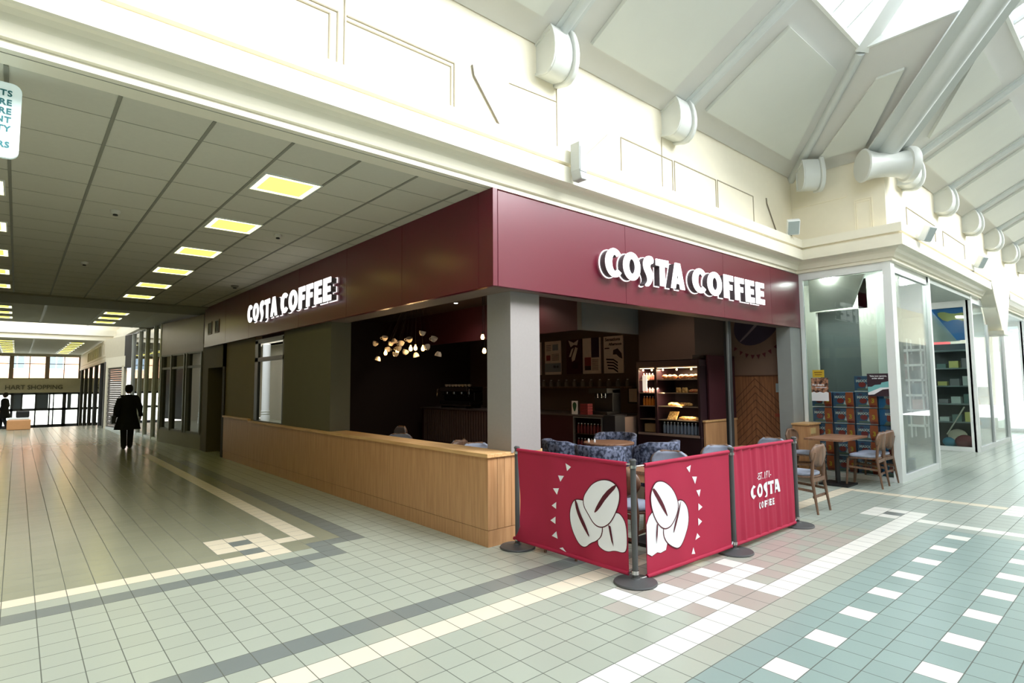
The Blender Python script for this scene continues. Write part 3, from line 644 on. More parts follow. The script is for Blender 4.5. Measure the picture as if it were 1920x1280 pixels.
b = MB(); b.box(.5, .55, 9.62, 11.7, 0, 2.7); b.box(0, .5, 11.1, 11.7, 0, 2.7); b.box(0, .5, 9.62, 11.1, 2.05, 2.7); struct('wall_recess', b, mat('recess', (92, 80, 56), .7), 'walls of the doorway recess')
t = thing('service_door', 'dark recessed door at the far end of the cafe front', 'door', (.46, 9.75, 0))
b = MB(); b.box(0, .04, 0, 1.2, 0, 2.03); b.build('leaf', mat('door_dark', (46, 36, 30), .35), t)
b = MB(); b.box(-.012, 0, .1, .3, 1.35, 1.72); b.build('notice', white_p, t)
b = MB(); b.tube([(-.03, .12, .95), (-.03, .12, 1.2)], .012, 6); b.build('handle', steel, t)
# reflecting window
b = MB(); b.box(.02, .09, 5.87, 5.93, .9, 2.5); b.box(.02, .09, 7.32, 7.51, .9, 2.5); b.box(.02, .09, 5.87, 7.51, 2.08, 2.16); b.box(.02, .09, 5.87, 7.51, 2.44, 2.52); b.box(.02, .09, 5.87, 7.51, .88, .93)
struct('window_10', b, mat('bronze_frame', (52, 50, 44), .35), 'dark frame of the small window in the corridor side of the cafe')
b = MB(); b.box(.045, .055, 5.93, 7.32, .93, 2.44); struct('window_11', b, glassm2, 'reflecting pane of the small cafe window')
# pillar
b = MB(); b.box(.285, .70, -.03, .36, .9, 2.6); struct('column', b, greyP, 'pale grey square column standing on the counter at the cafe corner')
b = MB(); b.box(6.62, 7.05, -.19, .05, 0, 3.5); struct('column_right', b, mat('pilaster', (150, 152, 148), .7), 'grey pilaster at the right end of the cafe front')
# half wall
t = thing('half_wall', 'oak clad half-height wall with a timber ledge wrapping the cafe corner', 'low wall')
b = MB(); b.box(0, .03, .031, 7.7, .165, .87); b.box(.031, .26, .031, 7.7, .16, .87); b.box(0, .03, 7.7, 9.6, .165, .9); b.build('long_panel', oak, t)
b = MB(); x = 0.03
for w_ in (.095, .09, .095, .09, .095, .09, .105): b.box(x, x + w_ - .004, 0, .028, .165, .87); x += w_
b.box(.0, .0305, 0.0, .0305, .165, .87); b.build('board', oak, t, bevel=.001)
b = MB(); b.box(.004, .7, .004, .03, 0, .16); b.box(.004, .03, .03, 9.6, 0, .16); b.box(.03, .26, .03, 9.6, 0, .15); b.build('plinth', oak, t)
b = MB(); b.box(-.025, .3, -.025, 7.72, .872, .912); b.box(.3, .73, -.025, .42, .872, .912); b.box(-.025, .14, 7.72, 9.62, .905, .945); b.build('ledge', oakx, t, bevel=.004)
b = MB(); b.box(.42, .70, .03, .4, 0, .87); b.build('inner_panel', oak, t)
# ------------------------------------------------------------------ fascia
t = thing('cafe_fascia', 'glossy maroon sign band wrapping the corner of the cafe', 'fascia')
ys = [FY, .023, 1.55, 3.09, 4.9, 7.6, 9.3, 11.2]
for a, c in zip(ys[:-1], ys[1:]):
    b = MB(); b.box(FX, FX + .06, a + .002, c - .002, 2.565, ZC - .002); b.build('panel', maroon, t, bevel=.003)
xs = [FX + .001, 2.0, 4.35, 5.9, 7.03]
for a, c in zip(xs[:-1], xs[1:]):
    b = MB(); b.box(a + .002 + (.06 if a < 0 else 0), c - .002, FY, FY + .06, 2.565, 3.53); b.build('panel', maroon, t, bevel=.003)
b = MB(); b.box(FX + .06, 0.28, FY + .06, 3.84, 2.57, 2.6); b.box(FX + .06, -.002, 3.84, 11.2, 2.57, 2.6); b.box(.28, 6.61, FY + .06, .05, 2.57, 2.6); b.build('soffit', mat('soffit_grey', (120, 104, 96), .6), t)
b = MB(); b.box(FX + .06, -.002, FY + .06, 11.2, 2.6, 3.5); b.build('backing', darkI, t)
for k, y in enumerate((10.47, 9.82)):
    v = thing('vent_grille', ('dark slatted vent in the maroon band, far one of two', 'dark slatted vent in the maroon band, near one of two')[k], 'vent', (FX, y, 2.85), 0, 'vents at the far end of the sign band')
    b = MB(); b.box(-.012, 0, 0, .36, 0, .03); b.box(-.012, 0, 0, .36, .28, .31); b.box(-.012, 0, 0, .03, .03, .28); b.box(-.012, 0, .33, .36, .03, .28); b.build('frame', mat('vent_frame', (120, 100, 96), .5), v)
    b = MB()
    for q in range(9): b.box(-.008, 0, .03, .33, .04 + q * .027, .052 + q * .027)
    b.box(-.002, 0, .03, .33, .03, .28); b.build('slats', black, v)
# ------------------------------------------------------------------ signs
def sign(o, u, label, w1, gap, w2):
    t = thing('cafe_sign', label, 'sign', o)
    u = Vector(u); n_ = u.cross((0, 0, 1)); H_ = .345
    def word(s_, x0, W):
        tot = sum(GL[c][1] + .03 for c in s_) - .03; k = W / tot
        x = x0
        for c in s_:
            sp, wd = GL[c]; b = MB()
            for mi, (d0, th, g_) in enumerate(((.004, .01, 1.0), (.014, .086, .93), (.1, .012, 1.0))):
                cx, cyy = wd / 2, .5
                q = [[((px - cx) * g_ * .88 + cx, (py - cyy) * g_ + cyy) for px, py in L_] for L_ in sp]
                me = curve_mesh(q, th); F = frame(Vector((0, 0, 0)) + u * (x) + n_ * (d0 + th / 2), u, (0, 0, 1), k, H_)
                b.mesh(me, F, (0, 1, 0)[mi])
            b.build('letter', [face_w, ret_g], t); x += (wd + .03) * k
    word('COSTA', 0, w1); word('COFFEE', w1 + gap, w2); return t
sign((1.47, FY, 2.835), (1, 0, 0), 'white built-up COSTA COFFEE lettering on the maroon band facing the hall', 1.68, .15, 2.15)
sign((FX, 7.33, 2.83), (0, -1, 0), 'white built-up COSTA COFFEE lettering on the band facing the corridor', 1.72, .14, 2.12)
# ------------------------------------------------------------------ banners
BP = [Vector((.226, -.182, 0)), Vector((.26, -1.571, 0)), Vector((1.633, -1.686, 0)), Vector((3.1, -1.658, 0))]
lbl = ['dark barrier post beside the oak corner of the half wall', 'dark barrier post at the front corner, between the two bean banners', 'dark barrier post between the bean banner and the lettered banner', 'dark barrier post at the right end of the banners']
def make_post(p, l):
    t = thing('barrier_post', l, 'barrier post', p, 0, 'posts of the banner barrier')
    b = MB(); b.lathe([(.002, 0), (.172, 0), (.176, .008), (.17, .018), (.1, .026), (.04, .036), (.035, .045), (.002, .045)], n=40); b.build('base', ironm, t, smooth=True)
    b = MB(); b.tube([(0, 0, .03), (0, 0, .965)], .0235, 18); b.build('pole', ironm, t, smooth=True)
    b = MB(); b.lathe([(.002, .962), (.028, .962), (.03, .975), (.02, .985), (.002, .987)], n=18); b.build('cap', ironm, t, smooth=True)
    b = MB(); b.lathe([(.025, .07), (.031, .07), (.031, .1), (.025, .1)], n=16); b.lathe([(.025, .91), (.031, .91), (.031, .935), (.025, .935)], n=16); b.build('collar', steel, t, smooth=True)
    return t
for p, l in zip(BP, lbl): make_post(p, l)
def seg_poly(poly, n_max=.05):
    out = []
    for a, c in zip(poly, poly[1:] + poly[:1]):
        k = max(1, int(math.hypot(c[0] - a[0], c[1] - a[1]) / n_max)); out += [(a[0] + (c[0] - a[0]) * i / k, a[1] + (c[1] - a[1]) * i / k) for i in range(k)]
    return out
def decal(b, wave, splines, off, mi):
    me = curve_mesh(splines); bm = bmesh.new(); bm.from_mesh(me)
    for _ in range(7):
        es = [e for e in bm.edges if e.calc_length() > .03]
        if not es: break
        bmesh.ops.subdivide_edges(bm, edges=es, cuts=1); bmesh.ops.triangulate(bm, faces=bm.faces[:])
    b.add([wave(v.co.x, v.co.y, off) for v in bm.verts], [[v.index for v in f.verts] for f in bm.faces], mi); bm.free()
def grow(poly, k):
    cx = sum(p[0] for p in poly) / len(poly); cyy = sum(p[1] for p in poly) / len(poly); return [(cx + (x - cx) * k[0], cyy + (y - cyy) * k[1]) for x, y in poly]
def banner(a, c, label, art, s0, s1, zt_, zb_, amp, left=None, folds=7):
    t = thing('cafe_banner', label, 'banner'); d = (c - a); L = d.length; d.normalize(); n_ = d.cross((0, 0, 1))
    def wave(s, z, off=0):
        f = amp * (math.sin(s * folds * 2 * PI / L + z * 1.3) * (.35 + .65 * abs(z - .5) * 1.2) + .3 * math.sin(s * folds * 7 + 1 + z * 3))
        if left: f += left * math.exp(-((s - .05) / .16) ** 2) * math.exp(-((z - .25) / .18) ** 2)
        return a + d * s + n_ * (f + off + .012) + Vector((0, 0, z))
    b = MB()
    def edge(z):
        if not left: return s0
        q = [(.085, -.04), (.12, .02), (.16, .06), (.22, .10), (.35, .09), (.6, .05), (.95, .02)]
        for (z0, v0), (z1_, v1) in zip(q[:-1], q[1:]):
            if z <= z1_: k = max(0, (z - z0) / (z1_ - z0)); return v0 + (v1 - v0) * k
        return .02
    def Pt(u_, v_):
        ztop = zt_[0] + (zt_[1] - zt_[0]) * u_ ; zbot = zb_[0] + (zb_[1] - zb_[0]) * u_; z = zbot + (ztop - zbot) * v_; e = edge(z)
        return wave(e + (s1 - e) * u_, z)
    b.grid(Pt, 150, 24, 0)
    b.grid(lambda u_, v_: Pt(u_, v_) - n_ * .004, 150, 24, 0)
    art(b, wave); b.build('cloth', [banner_m, white_p, out_p], t, smooth='all')
    for nm, zz, sa in (('top_rail', zt_, edge(zt_[0])), ('bottom_rail', zb_, edge(zb_[0]))):
        b = MB(); p0 = a + d * sa + Vector((0, 0, zz[0])) + n_ * .01; p1 = a + d * s1 + Vector((0, 0, zz[1])) + n_ * .01
        b.tube([p0, p1], .017, 12, 0); b.tube([p0 - d * (sa - .02 if sa > .02 else 0), p0], .006, 8, 1); b.tube([p1, a + d * (L - .02) + Vector((0, 0, zz[1] + (.0 if nm == 'top_rail' else .03)))], .006, 8, 1)
        b.build(nm, [banner_m, steel], t, smooth=True)
    return t
def tri(b, wv, pts): decal(b, wv, [pts], .003, 1)
def art1(b, wv):
    for p in (((.658, .881), (.724, .854), (.675, .813)), ((.572, .764), (.638, .765), (.598, .709)), ((.507, .64), (.581, .649), (.557, .588)), ((.486, .48), (.547, .521), (.543, .459)), ((.465, .342), (.535, .388), (.532, .322)), ((.481, .205), (.544, .258), (.559, .195)), ((.58, .115), (.62, .13), (.66, .095))): tri(b, wv, p)
    R_ = smooth2([(1.234, .535), (1.28, .505), (1.312, .452), (1.322, .351), (1.316, .247), (1.28, .215), (1.2, .222), (1.121, .192), (1.043, .214), (1.02, .25), (1.05, .4), (1.15, .5)])
    Lf = smooth2([(.772, .572), (.83, .58), (.95, .575), (1.05, .45), (1.075, .384), (1.06, .31), (1.005, .26), (.943, .233), (.881, .18), (.808, .192), (.745, .274), (.71, .364), (.706, .46), (.735, .535)])
    Tp = smooth2([(.933, .69), (.985, .74), (1.067, .778), (1.145, .786), (1.21, .765), (1.25, .72), (1.256, .66), (1.24, .59), (1.196, .496), (1.146, .428), (1.067, .384), (.988, .40), (.925, .479), (.878, .535), (.874, .61)])
    decal(b, wv, [grow(R_, (1.05, 1.04))], .002, 2); decal(b, wv, [R_], .003, 1)
    decal(b, wv, [grow(Lf, (1.05, 1.04))], .004, 2); decal(b, wv, [Lf], .005, 1)
    decal(b, wv, [grow(Tp, (1.05, 1.05))], .006, 2); decal(b, wv, [Tp], .007, 1)
    decal(b, wv, [smooth2([(1.235, .745), (1.21, .76), (1.11, .68), (1.02, .56), (.984, .485), (1.04, .525), (1.13, .64)], 1)], .0085, 2)
    decal(b, wv, [smooth2([(.765, .575), (.79, .57), (.83, .47), (.9, .37), (.945, .27), (.9, .31), (.83, .4), (.785, .48)], 1)], .0085, 2)
    decal(b, wv, [[(1.14, .42), (1.165, .41), (1.18, .33), (1.192, .25), (1.17, .29), (1.155, .35)]], .0085, 2)
def art2(b, wv):
    for p in (((.679, .854), (.74, .872), (.721, .808)), ((.753, .769), (.819, .763), (.792, .701)), ((.805, .643), (.866, .644), (.842, .582)), ((.828, .527), (.885, .488), (.827, .463)), ((.819, .4), (.873, .363), (.821, .332)), ((.801, .271), (.839, .232), (.775, .215)), ((.743, .157), (.766, .097), (.714, .104))): tri(b, wv, p)
    Lf = [(.132, .44), (.165, .5), (.205, .53), (.34, .48), (.345, .33), (.39, .255), (.37, .2), (.3, .188), (.257, .2), (.188, .181), (.132, .21)]
    Rt = smooth2([(.5, .56), (.55, .59), (.614, .575), (.675, .507), (.685, .38), (.61, .255), (.54, .185), (.461, .21), (.378, .265), (.34, .338), (.36, .42), (.444, .45)])
    Tp = smooth2([(.21, .72), (.25, .765), (.3, .775), (.375, .76), (.469, .695), (.532, .589), (.532, .511), (.48, .43), (.42, .38), (.336, .38), (.25, .457), (.198, .569), (.188, .66)])
    decal(b, wv, [grow(Lf, (1.03, 1.04))], .002, 2); decal(b, wv, [Lf], .003, 1)
    decal(b, wv, [grow(Rt, (1.06, 1.05))], .004, 2); decal(b, wv, [Rt], .005, 1)
    decal(b, wv, [grow(Tp, (1.06, 1.05))], .006, 2); decal(b, wv, [Tp], .007, 1)
    decal(b, wv, [smooth2([(.205, .72), (.235, .73), (.32, .63), (.37, .55), (.405, .46), (.35, .52), (.29, .6), (.23, .68)], 1)], .0085, 2)
    decal(b, wv, [smooth2([(.595, .59), (.575, .58), (.55, .49), (.5, .38), (.463, .31), (.48, .39), (.53, .49), (.565, .57)], 1)], .0085, 2)
    decal(b, wv, [[(.255, .43), (.27, .43), (.26, .34), (.245, .27), (.245, .35)]], .0085, 2)
def mtext(b, wv, me, sx, sz, x0, z0, off=.006):
    bm = bmesh.new(); bm.from_mesh(me)
    for _ in range(5):
        es = [e for e in bm.edges if e.calc_length() * max(sx, sz) > .025]
        if not es: break
        bmesh.ops.subdivide_edges(bm, edges=es, cuts=1); bmesh.ops.triangulate(bm, faces=bm.faces[:])
    b.add([wv(x0 + v.co.x * sx, z0 + v.co.y * sz, off) for v in bm.verts], [[v.index for v in f.verts] for f in bm.faces], 1); bm.free()
def glyphs(b, wv, s_, x0, z0, W, Hh, off=.006, g=.1):
    tot = sum(GL[c][1] + g for c in s_) - g; k = W / tot; x = x0
    for c in s_:
        decal(b, wv, [[(x + px * k, z0 + py * Hh) for px, py in L_] for L_ in GL[c][0]], off, 1); x += (GL[c][1] + g) * k
def art3(b, wv):
    mtext(b, wv, text_mesh('-EST.1971-', 1, 0, .004), .075, .1, .645, .645)
    glyphs(b, wv, 'COSTA', .34, .44, .67, .135); glyphs(b, wv, 'COFFEE', .5, .325, .36, .068, .006, .26)
banner(BP[0], BP[1], 'maroon banner with three white coffee beans, left of the front corner post', art1, .02, 1.33, (.95, .94), (.085, .065), .008, left=.05, folds=3)
banner(BP[1], BP[2], 'maroon banner with white coffee beans, right of the front corner post', art2, .128, 1.32, (.925, .945), (.03, .07), .004, folds=3)
banner(BP[2], BP[3], 'maroon banner with the white COSTA COFFEE lettering', art3, .02, 1.39, (.962, .945), (.07, .05), .011, folds=9)
# ------------------------------------------------------------------ chairs
def make_chair(label, fabric=False):
    t = thing('cafe_chair', label, 'chair')
    b = MB(); b.prism(smooth2([(-.2, -.2), (.2, -.2), (.215, .1), (.2, .22), (-.2, .22), (-.215, .1)], 2), (0, 0, .425), (1, 0, 0), (0, 1, 0), (0, 0, .02)); b.build('seat', walnut, t, bevel=.006)
    b = MB(); b.prism(smooth2([(-.19, -.19), (.19, -.19), (.2, .1), (.185, .205), (-.185, .205), (-.2, .1)], 2), (0, 0, .445), (1, 0, 0), (0, 1, 0), (0, 0, .04)); b.build('cushion', greyfab, t, bevel=.015, seg=3)
    for sx in (-1, 1):
        b = MB(); b.tube([(sx * .2, .23, 0), (sx * .18, .2, .425)], [.013, .02], 10); b.build('leg', walnut, t, smooth=True)
        b = MB(); b.tube([(sx * .19, -.25, 0), (sx * .175, -.19, .42), (sx * .165, -.2, .6), (sx * .16, -.235, .74)], [.013, .021, .018, .012], 10); b.build('leg', walnut, t, smooth=True)
        b = MB(); b.bar((sx * .185, .21, .3), (sx * .182, -.21, .27), .018, .03); b.build('side_stretcher', walnut, t)
    b = MB(); b.bar((-.185, -.2, .4), (.185, -.2, .4), .02, .045); b.build('rear_rail', walnut, t)
    b = MB(); b.bar((-.19, .2, .4), (.19, .2, .4), .02, .045); b.build('front_rail', walnut, t)
    b = MB(); b.bar((-.18, -.2, .2), (.18, -.2, .2), .016, .03); b.build('rear_stretcher', walnut, t)
    def backp(u_, v_):
        a = (u_ - .5) * 2; h = .56 + .27 * v_; hw = .205 * math.sqrt(max(0, 1 - ((v_ - .56) / .47) ** 2)) + .02
        return Vector((a * hw, -.235 - .03 * v_ + .055 * a * a, h))
    b = MB(); b.grid(backp, 14, 8); b.build('backrest', walnut, t, smooth='all', solid=.022)
    if fabric:
        b = MB(); b.grid(lambda u_, v_: backp(.04 + u_ * .92, .05 + v_ * .9) + Vector((0, .022, .004)), 14, 8); b.build('back_pad', greyfab, t, smooth='all', solid=.03)
    return t
c0 = make_chair('wooden chair with pale blue grey seat, seen from behind right of the end barrier post'); c0.location = (4.0, -1.36, 0); c0['group'] = 'wooden cafe chairs outside'
for (x, y, rz, l) in ((6.41, -1.34, .05, 'wooden chair on the near side of the rectangular table, left of its pair'), (6.85, -1.33, -.06, 'wooden chair beside the white corner frame of the glazed shop, right of its pair'), (6.15, -.55, PI, 'wooden chair behind the rectangular table, back to the grey pilaster')): copy_tree(c0, (x, y, 0), rz, l)
c1 = make_chair('grey padded chair inside the banners, close to the front corner post', True); c1.location = (.86, -1.12, 0); c1.rotation_euler = (0, 0, -PI / 2); c1['group'] = 'grey padded chairs behind the banners'
for (x, y, rz, l) in ((.57, -.66, -PI / 2 + .05, 'grey padded chair behind the left bean banner, its feet showing below it'), (1.9, -.78, PI * .62, 'grey padded chair with an upright rounded back behind the right bean banner'), (2.9, -.9, PI * .72, 'grey padded chair behind the right end of the bean banner'), (4.2, -.82, PI / 2, 'grey padded chair with its rounded top above the lettered banner')): copy_tree(c1, (x, y, 0), rz, l)
def make_table(label, lx, ly, loc, top=tabletop, apron=None, round_=0):
    t = thing('cafe_table', label, 'table', loc)
    b = MB()
    if round_: b.lathe([(.002, .71), (round_ - .01, .71), (round_, .715), (round_, .735), (round_ - .005, .74), (.002, .74)], n=40)
    else: b.box(-lx / 2, lx / 2, -ly / 2, ly / 2, .71, .74)
    b.build('tabletop', top, t, bevel=.004)
    if apron: b = MB(); b.box(-lx / 2 + .02, lx / 2 - .02, -ly / 2 + .02, ly / 2 - .02, .63, .71); b.build('apron', apron, t)
    b = MB(); b.tube([(0, 0, .03), (0, 0, .71)], .035, 14); b.build('pedestal', black, t, smooth=True)
    b = MB(); b.box(-.21, .21, -.21, .21, 0, .03); b.build('base', black, t, bevel=.006); return t
make_table('rectangular wooden cafe table on a dark pedestal by the pet food boxes', 1.05, .56, (6.2, -1.0, 0)).children
make_table('square cafe table with an orange oak apron just behind the front corner post', .56, .5, (1.36, -1.0, 0), tabletop, oak)
make_table('small square cafe table behind the middle of the right bean banner', .5, .5, (2.4, -.98, 0))
make_table('small square cafe table hidden mostly by the lettered banner', .56, .56, (3.72, -.86, 0))
# ================================================================== CAFE INTERIOR
b = MB(); b.box(4.86, 4.95, .02, .1, 0, 2.57, 0); b.box(4.85, 4.86, .02, .05, 0, 2.57, 1); struct('door_3', b, [black, greym], 'black end post of the folding cafe doors')
# side wall: wood, bean, bunting
b = MB(); b.box(6.78, 6.98, .05, 1.05, 0, 1.73)
for k in range(24):
    z = -.9 + k * .13
    for (y0, y1, s_) in ((.06, .55, 1), (.55, 1.04, -1)):
        za = z; zb = z + .49 * 1.0
        y_a, y_b = (y0, y1); p = [(y_a, za if s_ > 0 else zb), (y_b, zb if s_ > 0 else za)]
        cl = []
        for yy, zz in p: cl.append((yy, min(max(zz, .02), 1.7)))
        if abs(cl[0][1] - cl[1][1]) > .02 and min(za, zb) > -.0 and max(za, zb) < 1.72: b.bar((6.778, cl[0][0], cl[0][1]), (6.778, cl[1][0], cl[1][1]), .008, .006, 1, (1, 0, 0))
b.box(6.765, 6.78, .1, 1.05, 1.715, 1.735, 1)
struct('wall_side_panel', b, [oakd, mat('groove', (84, 52, 34), .7)], 'herringbone oak panelling on the cafe side wall')
t = thing('bean_mural', 'dark purple coffee bean painted high on the cafe side wall', 'mural', (6.775, .46, 2.74))
b = MB(); F = frame((0, 0, 0), (0, -1, 0), (0, 0, 1)); b.mesh(curve_mesh([ell(0, 0, .52, .38, 30, .75)], .004), F); b.build('bean', mat('bean_purple', (62, 48, 66), .7), t)
b = MB(); b.mesh(curve_mesh([smooth2([(-.36, -.36), (-.1, -.12), (.1, .12), (.3, .38), (.34, .36), (.16, .08), (-.06, -.14), (-.33, -.38)], 1)], .004), frame((-.004, 0, 0), (0, -1, 0), (0, 0, 1))); b.build('crease', mat('bean_light', (130, 112, 118), .7), t)
b = MB()
for k in range(10):
    u_ = k / 9; y = 1.02 - 1.0 * u_; z = 2.08 + .26 * (2 * u_ - 1) ** 2; a = (2 * u_ - 1) * .8
    q = [(-.035, .03), (.035, .03), (0, -.05)]; q = [(x * math.cos(a) - yy * math.sin(a), x * math.sin(a) + yy * math.cos(a)) for x, yy in q]
    b.prism(q, (6.778, y, z), (0, -1, 0), (0, 0, 1), (-.004, 0, 0))
tag(b.build('painted_bunting', mat('bunting', (92, 26, 36), .7)), 'curved row of small dark red triangles painted below the bean', 'mural')
b = MB(); b.box(6.775, 6.79, .06, .17, 1.42, 1.58); tag(b.build('wall_thermostat', mat('thermo', (170, 190, 196), .4), bevel=.006), 'small pale wall control panel on the oak panelling by the pilaster', 'wall control')
b = MB(); b.box(6.77, 6.785, .1, .2, .98, 1.04); tag(b.build('switch_plate', mat('switch_red', (150, 70, 50), .4), bevel=.004), 'small reddish switch plate low on the oak panelling', 'switch')
# partition nook
t = thing('oak_partition', 'low oak clad partition box with a pale top beside the display fridge', 'partition')
b = MB(); b.box(5.66, 6.775, .93, .97, 0, .9); b.build('body', oak, t)
b = MB(); b.box(5.64, 6.775, .91, .975, .9, .935); b.build('top', oakx, t, bevel=.004)
b = MB(); b.box(5.82, 6.775, .935, .97, .936, 2.1); b.box(5.82, 6.98, 1.06, 1.2, 2.1, 2.3) if 0 else None; struct('wall_partition', b, maroonI, 'maroon partition above the oak box')
b = MB(); b.box(5.61, 6.975, 1.06, 1.12, 2.1, 3.3); b.box(5.61, 6.0, 1.12, 2.28, 2.03, 3.3); struct('wall_over_fridge', b, brownI, 'brown wall over the display fridge')
b = MB(); b.box(3.97, 6.98, 2.29, 2.4, 2.56, 3.3, 0); b.box(3.97, 4.05, 2.4, 9.6, 2.56, 3.3, 1)
struct('ceiling_bulkhead', b, [mat('bulk_grey', (112, 114, 112), .7), maroonI, darkC], 'lowered bulkhead over the serving counter')
# oak box + extinguisher by the pilaster
t = thing('oak_cabinet', 'small oak cabinet with a pale label against the right pilaster', 'cabinet', (6.52, -.45, 0))
b = MB(); b.box(0, .5, 0, .25, 0, .87); b.build('body', oak, t)
b = MB(); b.box(-.02, .52, -.02, .26, .87, .9); b.build('top', oakx, t, bevel=.003)
b = MB(); b.box(.12, .32, -.008, 0, .72, .82); b.build('label_plate', mat('brass_label', (214, 186, 130), .4), t)
t = thing('fire_extinguisher', 'red fire extinguisher standing behind the end barrier post', 'fire extinguisher', (5.55, -.35, 0))
b = MB(); b.lathe([(.002, 0), (.08, 0), (.085, .02), (.085, .42), (.06, .48), (.025, .51), (.025, .54), (.002, .54)], n=20); b.build('cylinder', mat('ext_red', (190, 24, 30), .3), t, smooth=True)
b = MB(); b.box(-.015, .015, -.09, .03, .54, .57); b.tube([(0, .03, .55), (.09, .03, .5), (.1, .02, .15)], .011, 8); b.build('valve', black, t)
b = MB(); b.lathe([(.0865, .12), (.0865, .34)], n=20); b.build('label', white_p, t, smooth=True)
# serving counter
t = thing('serving_counter', 'long dark serving counter with a slatted front at the back of the cafe', 'counter')
b = MB(); b.box(5.05, 5.7, 3.5, 9.3, .0, .95); b.box(5.05, 5.7, 2.72, 3.5, 0, .3); b.box(5.5, 5.7, 2.72, 3.5, .3, .95); b.build('body', maroonI, t)
b = MB(); b.box(5.0, 5.72, 2.7, 9.3, .95, .985); b.build('worktop', mat('counter_top', (92, 84, 84), .4), t)
b = MB()
for k in range(44): b.box(5.02, 5.05, 4.6 + k * .105, 4.65 + k * .105, .1, .93)
b.build('slats', mat('slat', (110, 98, 96), .6), t)
b = MB(); b.box(5.3, 6.0, 2.42, 2.7, .6, .95, 0); b.box(5.3, 6.0, 2.42, 2.7, 0, .6, 1); b.box(5.0, 5.3, 2.42, 2.7, 0, .99, 2); b.build('end_unit', [mat('pale_front', (126, 106, 98), .6), maroonI, mat('navy', (24, 26, 36), .6)], t)
BOT = {}
def bottle_mb(r, h, neck=.35):
    b = MB(); b.lathe([(.002, 0), (r, 0), (r * 1.02, .01), (r, h * (1 - neck)), (r * .45, h * .86), (r * .42, h * .93), (.002, h * .93)], n=12); return b
def make_bottle(nm, lb, m_, capm, r, h, loc, cat='bottle', grp=None):
    t = thing(nm, lb, cat, loc, 0, grp); bottle_mb(r, h).build('body', m_, t, smooth=True)
    b = MB(); b.lathe([(.002, h * .92), (r * .5, h * .92), (r * .5, h), (.002, h)], n=10); b.build('cap', capm, t, smooth=True); return t
capw = mat('cap_white', (240, 240, 240), .4); redb = mat('red_drink', (110, 26, 30), .3); amber = mat('amber_drink', (206, 120, 24), .3); clearb = mat('water_bottle', (110, 122, 140), .2); pinkb = mat('pink_drink', (206, 130, 120), .4)
t = thing('drinks_cooler', 'open counter-front cooler filled with small red bottles', 'cooler', (4.98, 2.74, .3))
b = MB(); b.box(0, .05, -.01, .01, 0, .64); b.box(0, .05, .72, .74, 0, .64); b.box(0, .05, .01, .72, .62, .64); b.build('frame', greym, t)
b = MB(); b.box(0, .5, .01, .72, 0, .01); b.box(0.01, .5, .01, .72, .3, .31); b.build('shelf', steel, t)
bt0 = None
for r_ in range(2):
    for k in range(8):
        lb = 'small bottle in the counter cooler, %s from the left on its %s shelf' % (ORD[k], ('lower', 'upper')[r_]); loc = (5.06, 3.4 - k * .085, .312 + r_ * .3)
        if bt0 is None: bt0 = make_bottle('drink_bottle', lb, redb, capw, .03, .2, loc, grp='bottles in the counter cooler')
        else: copy_tree(bt0, loc, None, lb)
t = thing('leaf_card', 'white counter card with a dark green leaf-shaped drop', 'card sign', (4.98, 3.5, .985))
b = MB(); b.box(-.01, .0, -.16, .16 * 0 + .0, 0, .27); b.build('card', white_p, t)
b = MB(); b.mesh(curve_mesh([smooth2([(0, -.11), (.055, .03), (.045, .09), (0, .115), (-.045, .09), (-.055, .03)], 2)], .003), frame((-.013, -.08, .135), (0, -1, 0), (0, 0, 1))); b.build('leaf', mat('leaf_green', (30, 84, 50), .6), t)
for k, (dy, c, h, l) in enumerate(((.32 - .5, (130, 40, 44), .22, 'red carton packs stacked beside the leaf card'),)):
    b = MB()
    for q in range(4): b.box(5.0, 5.15, 3.1, 3.3, .986 + q * .055, .986 + q * .055 + .05)
    tag(b.build('snack_packs', mat('pack_red', c, .5)), l, 'snack packs')
# coffee grinder group and espresso machine
t = thing('coffee_brewer', 'black coffee brewer with small chrome spouts on the counter under the menu boards', 'coffee machine', (5.2, 2.85, .985))
b = MB(); b.box(-.02, .4, -.1, .38, 0, .06); b.box(.15, .4, -.1, .38, .06, .5); b.box(-.02, .4, -.1, .38, .42, .52); b.build('body', black, t, bevel=.01)
b = MB()
for y in (.0, .1, .2): b.tube([(.05, y, .42), (.05, y, .33)], .012, 8); b.tube([(.05, y, .36), (-.03, y, .35)], .008, 6)
b.build('spouts', steel, t)
t = ESP = thing('espresso_machine', 'chrome espresso machine with cups on top, seen through the corridor opening', 'coffee machine', (5.25, 7.35, .985), 0)
b = MB(); b.box(0, .45, 0, .95, .08, .18); b.box(.15, .45, 0, .95, .18, .42); b.box(0, .45, .05, .12, 0, .08); b.box(0, .45, .83, .9, 0, .08); b.box(-.02, .45, 0, .95, .42, .56); b.build('body', mat('machine_dark', (50, 48, 50), .25, .6), t, bevel=.02)
b = MB()
for y in (.12, .34, .58, .8): b.tube([(.1, y, .42), (.1, y, .36)], .03, 10); b.tube([(.1, y, .37), (-.06, y, .35)], .012, 8)
for y in (-.03, .98): b.tube([(.05, y, .48), (-.04, y, .5), (-.06, y, .3)], .012, 8)
b.box(-.04, -.02, .05, .9, .44, .54); b.box(-.06, .1, .04, .92, .06, .09); b.build('chrome', mat('chrome', (225, 225, 225), .12, 1), t)
ESP.scale = (1, 1.45, 1)
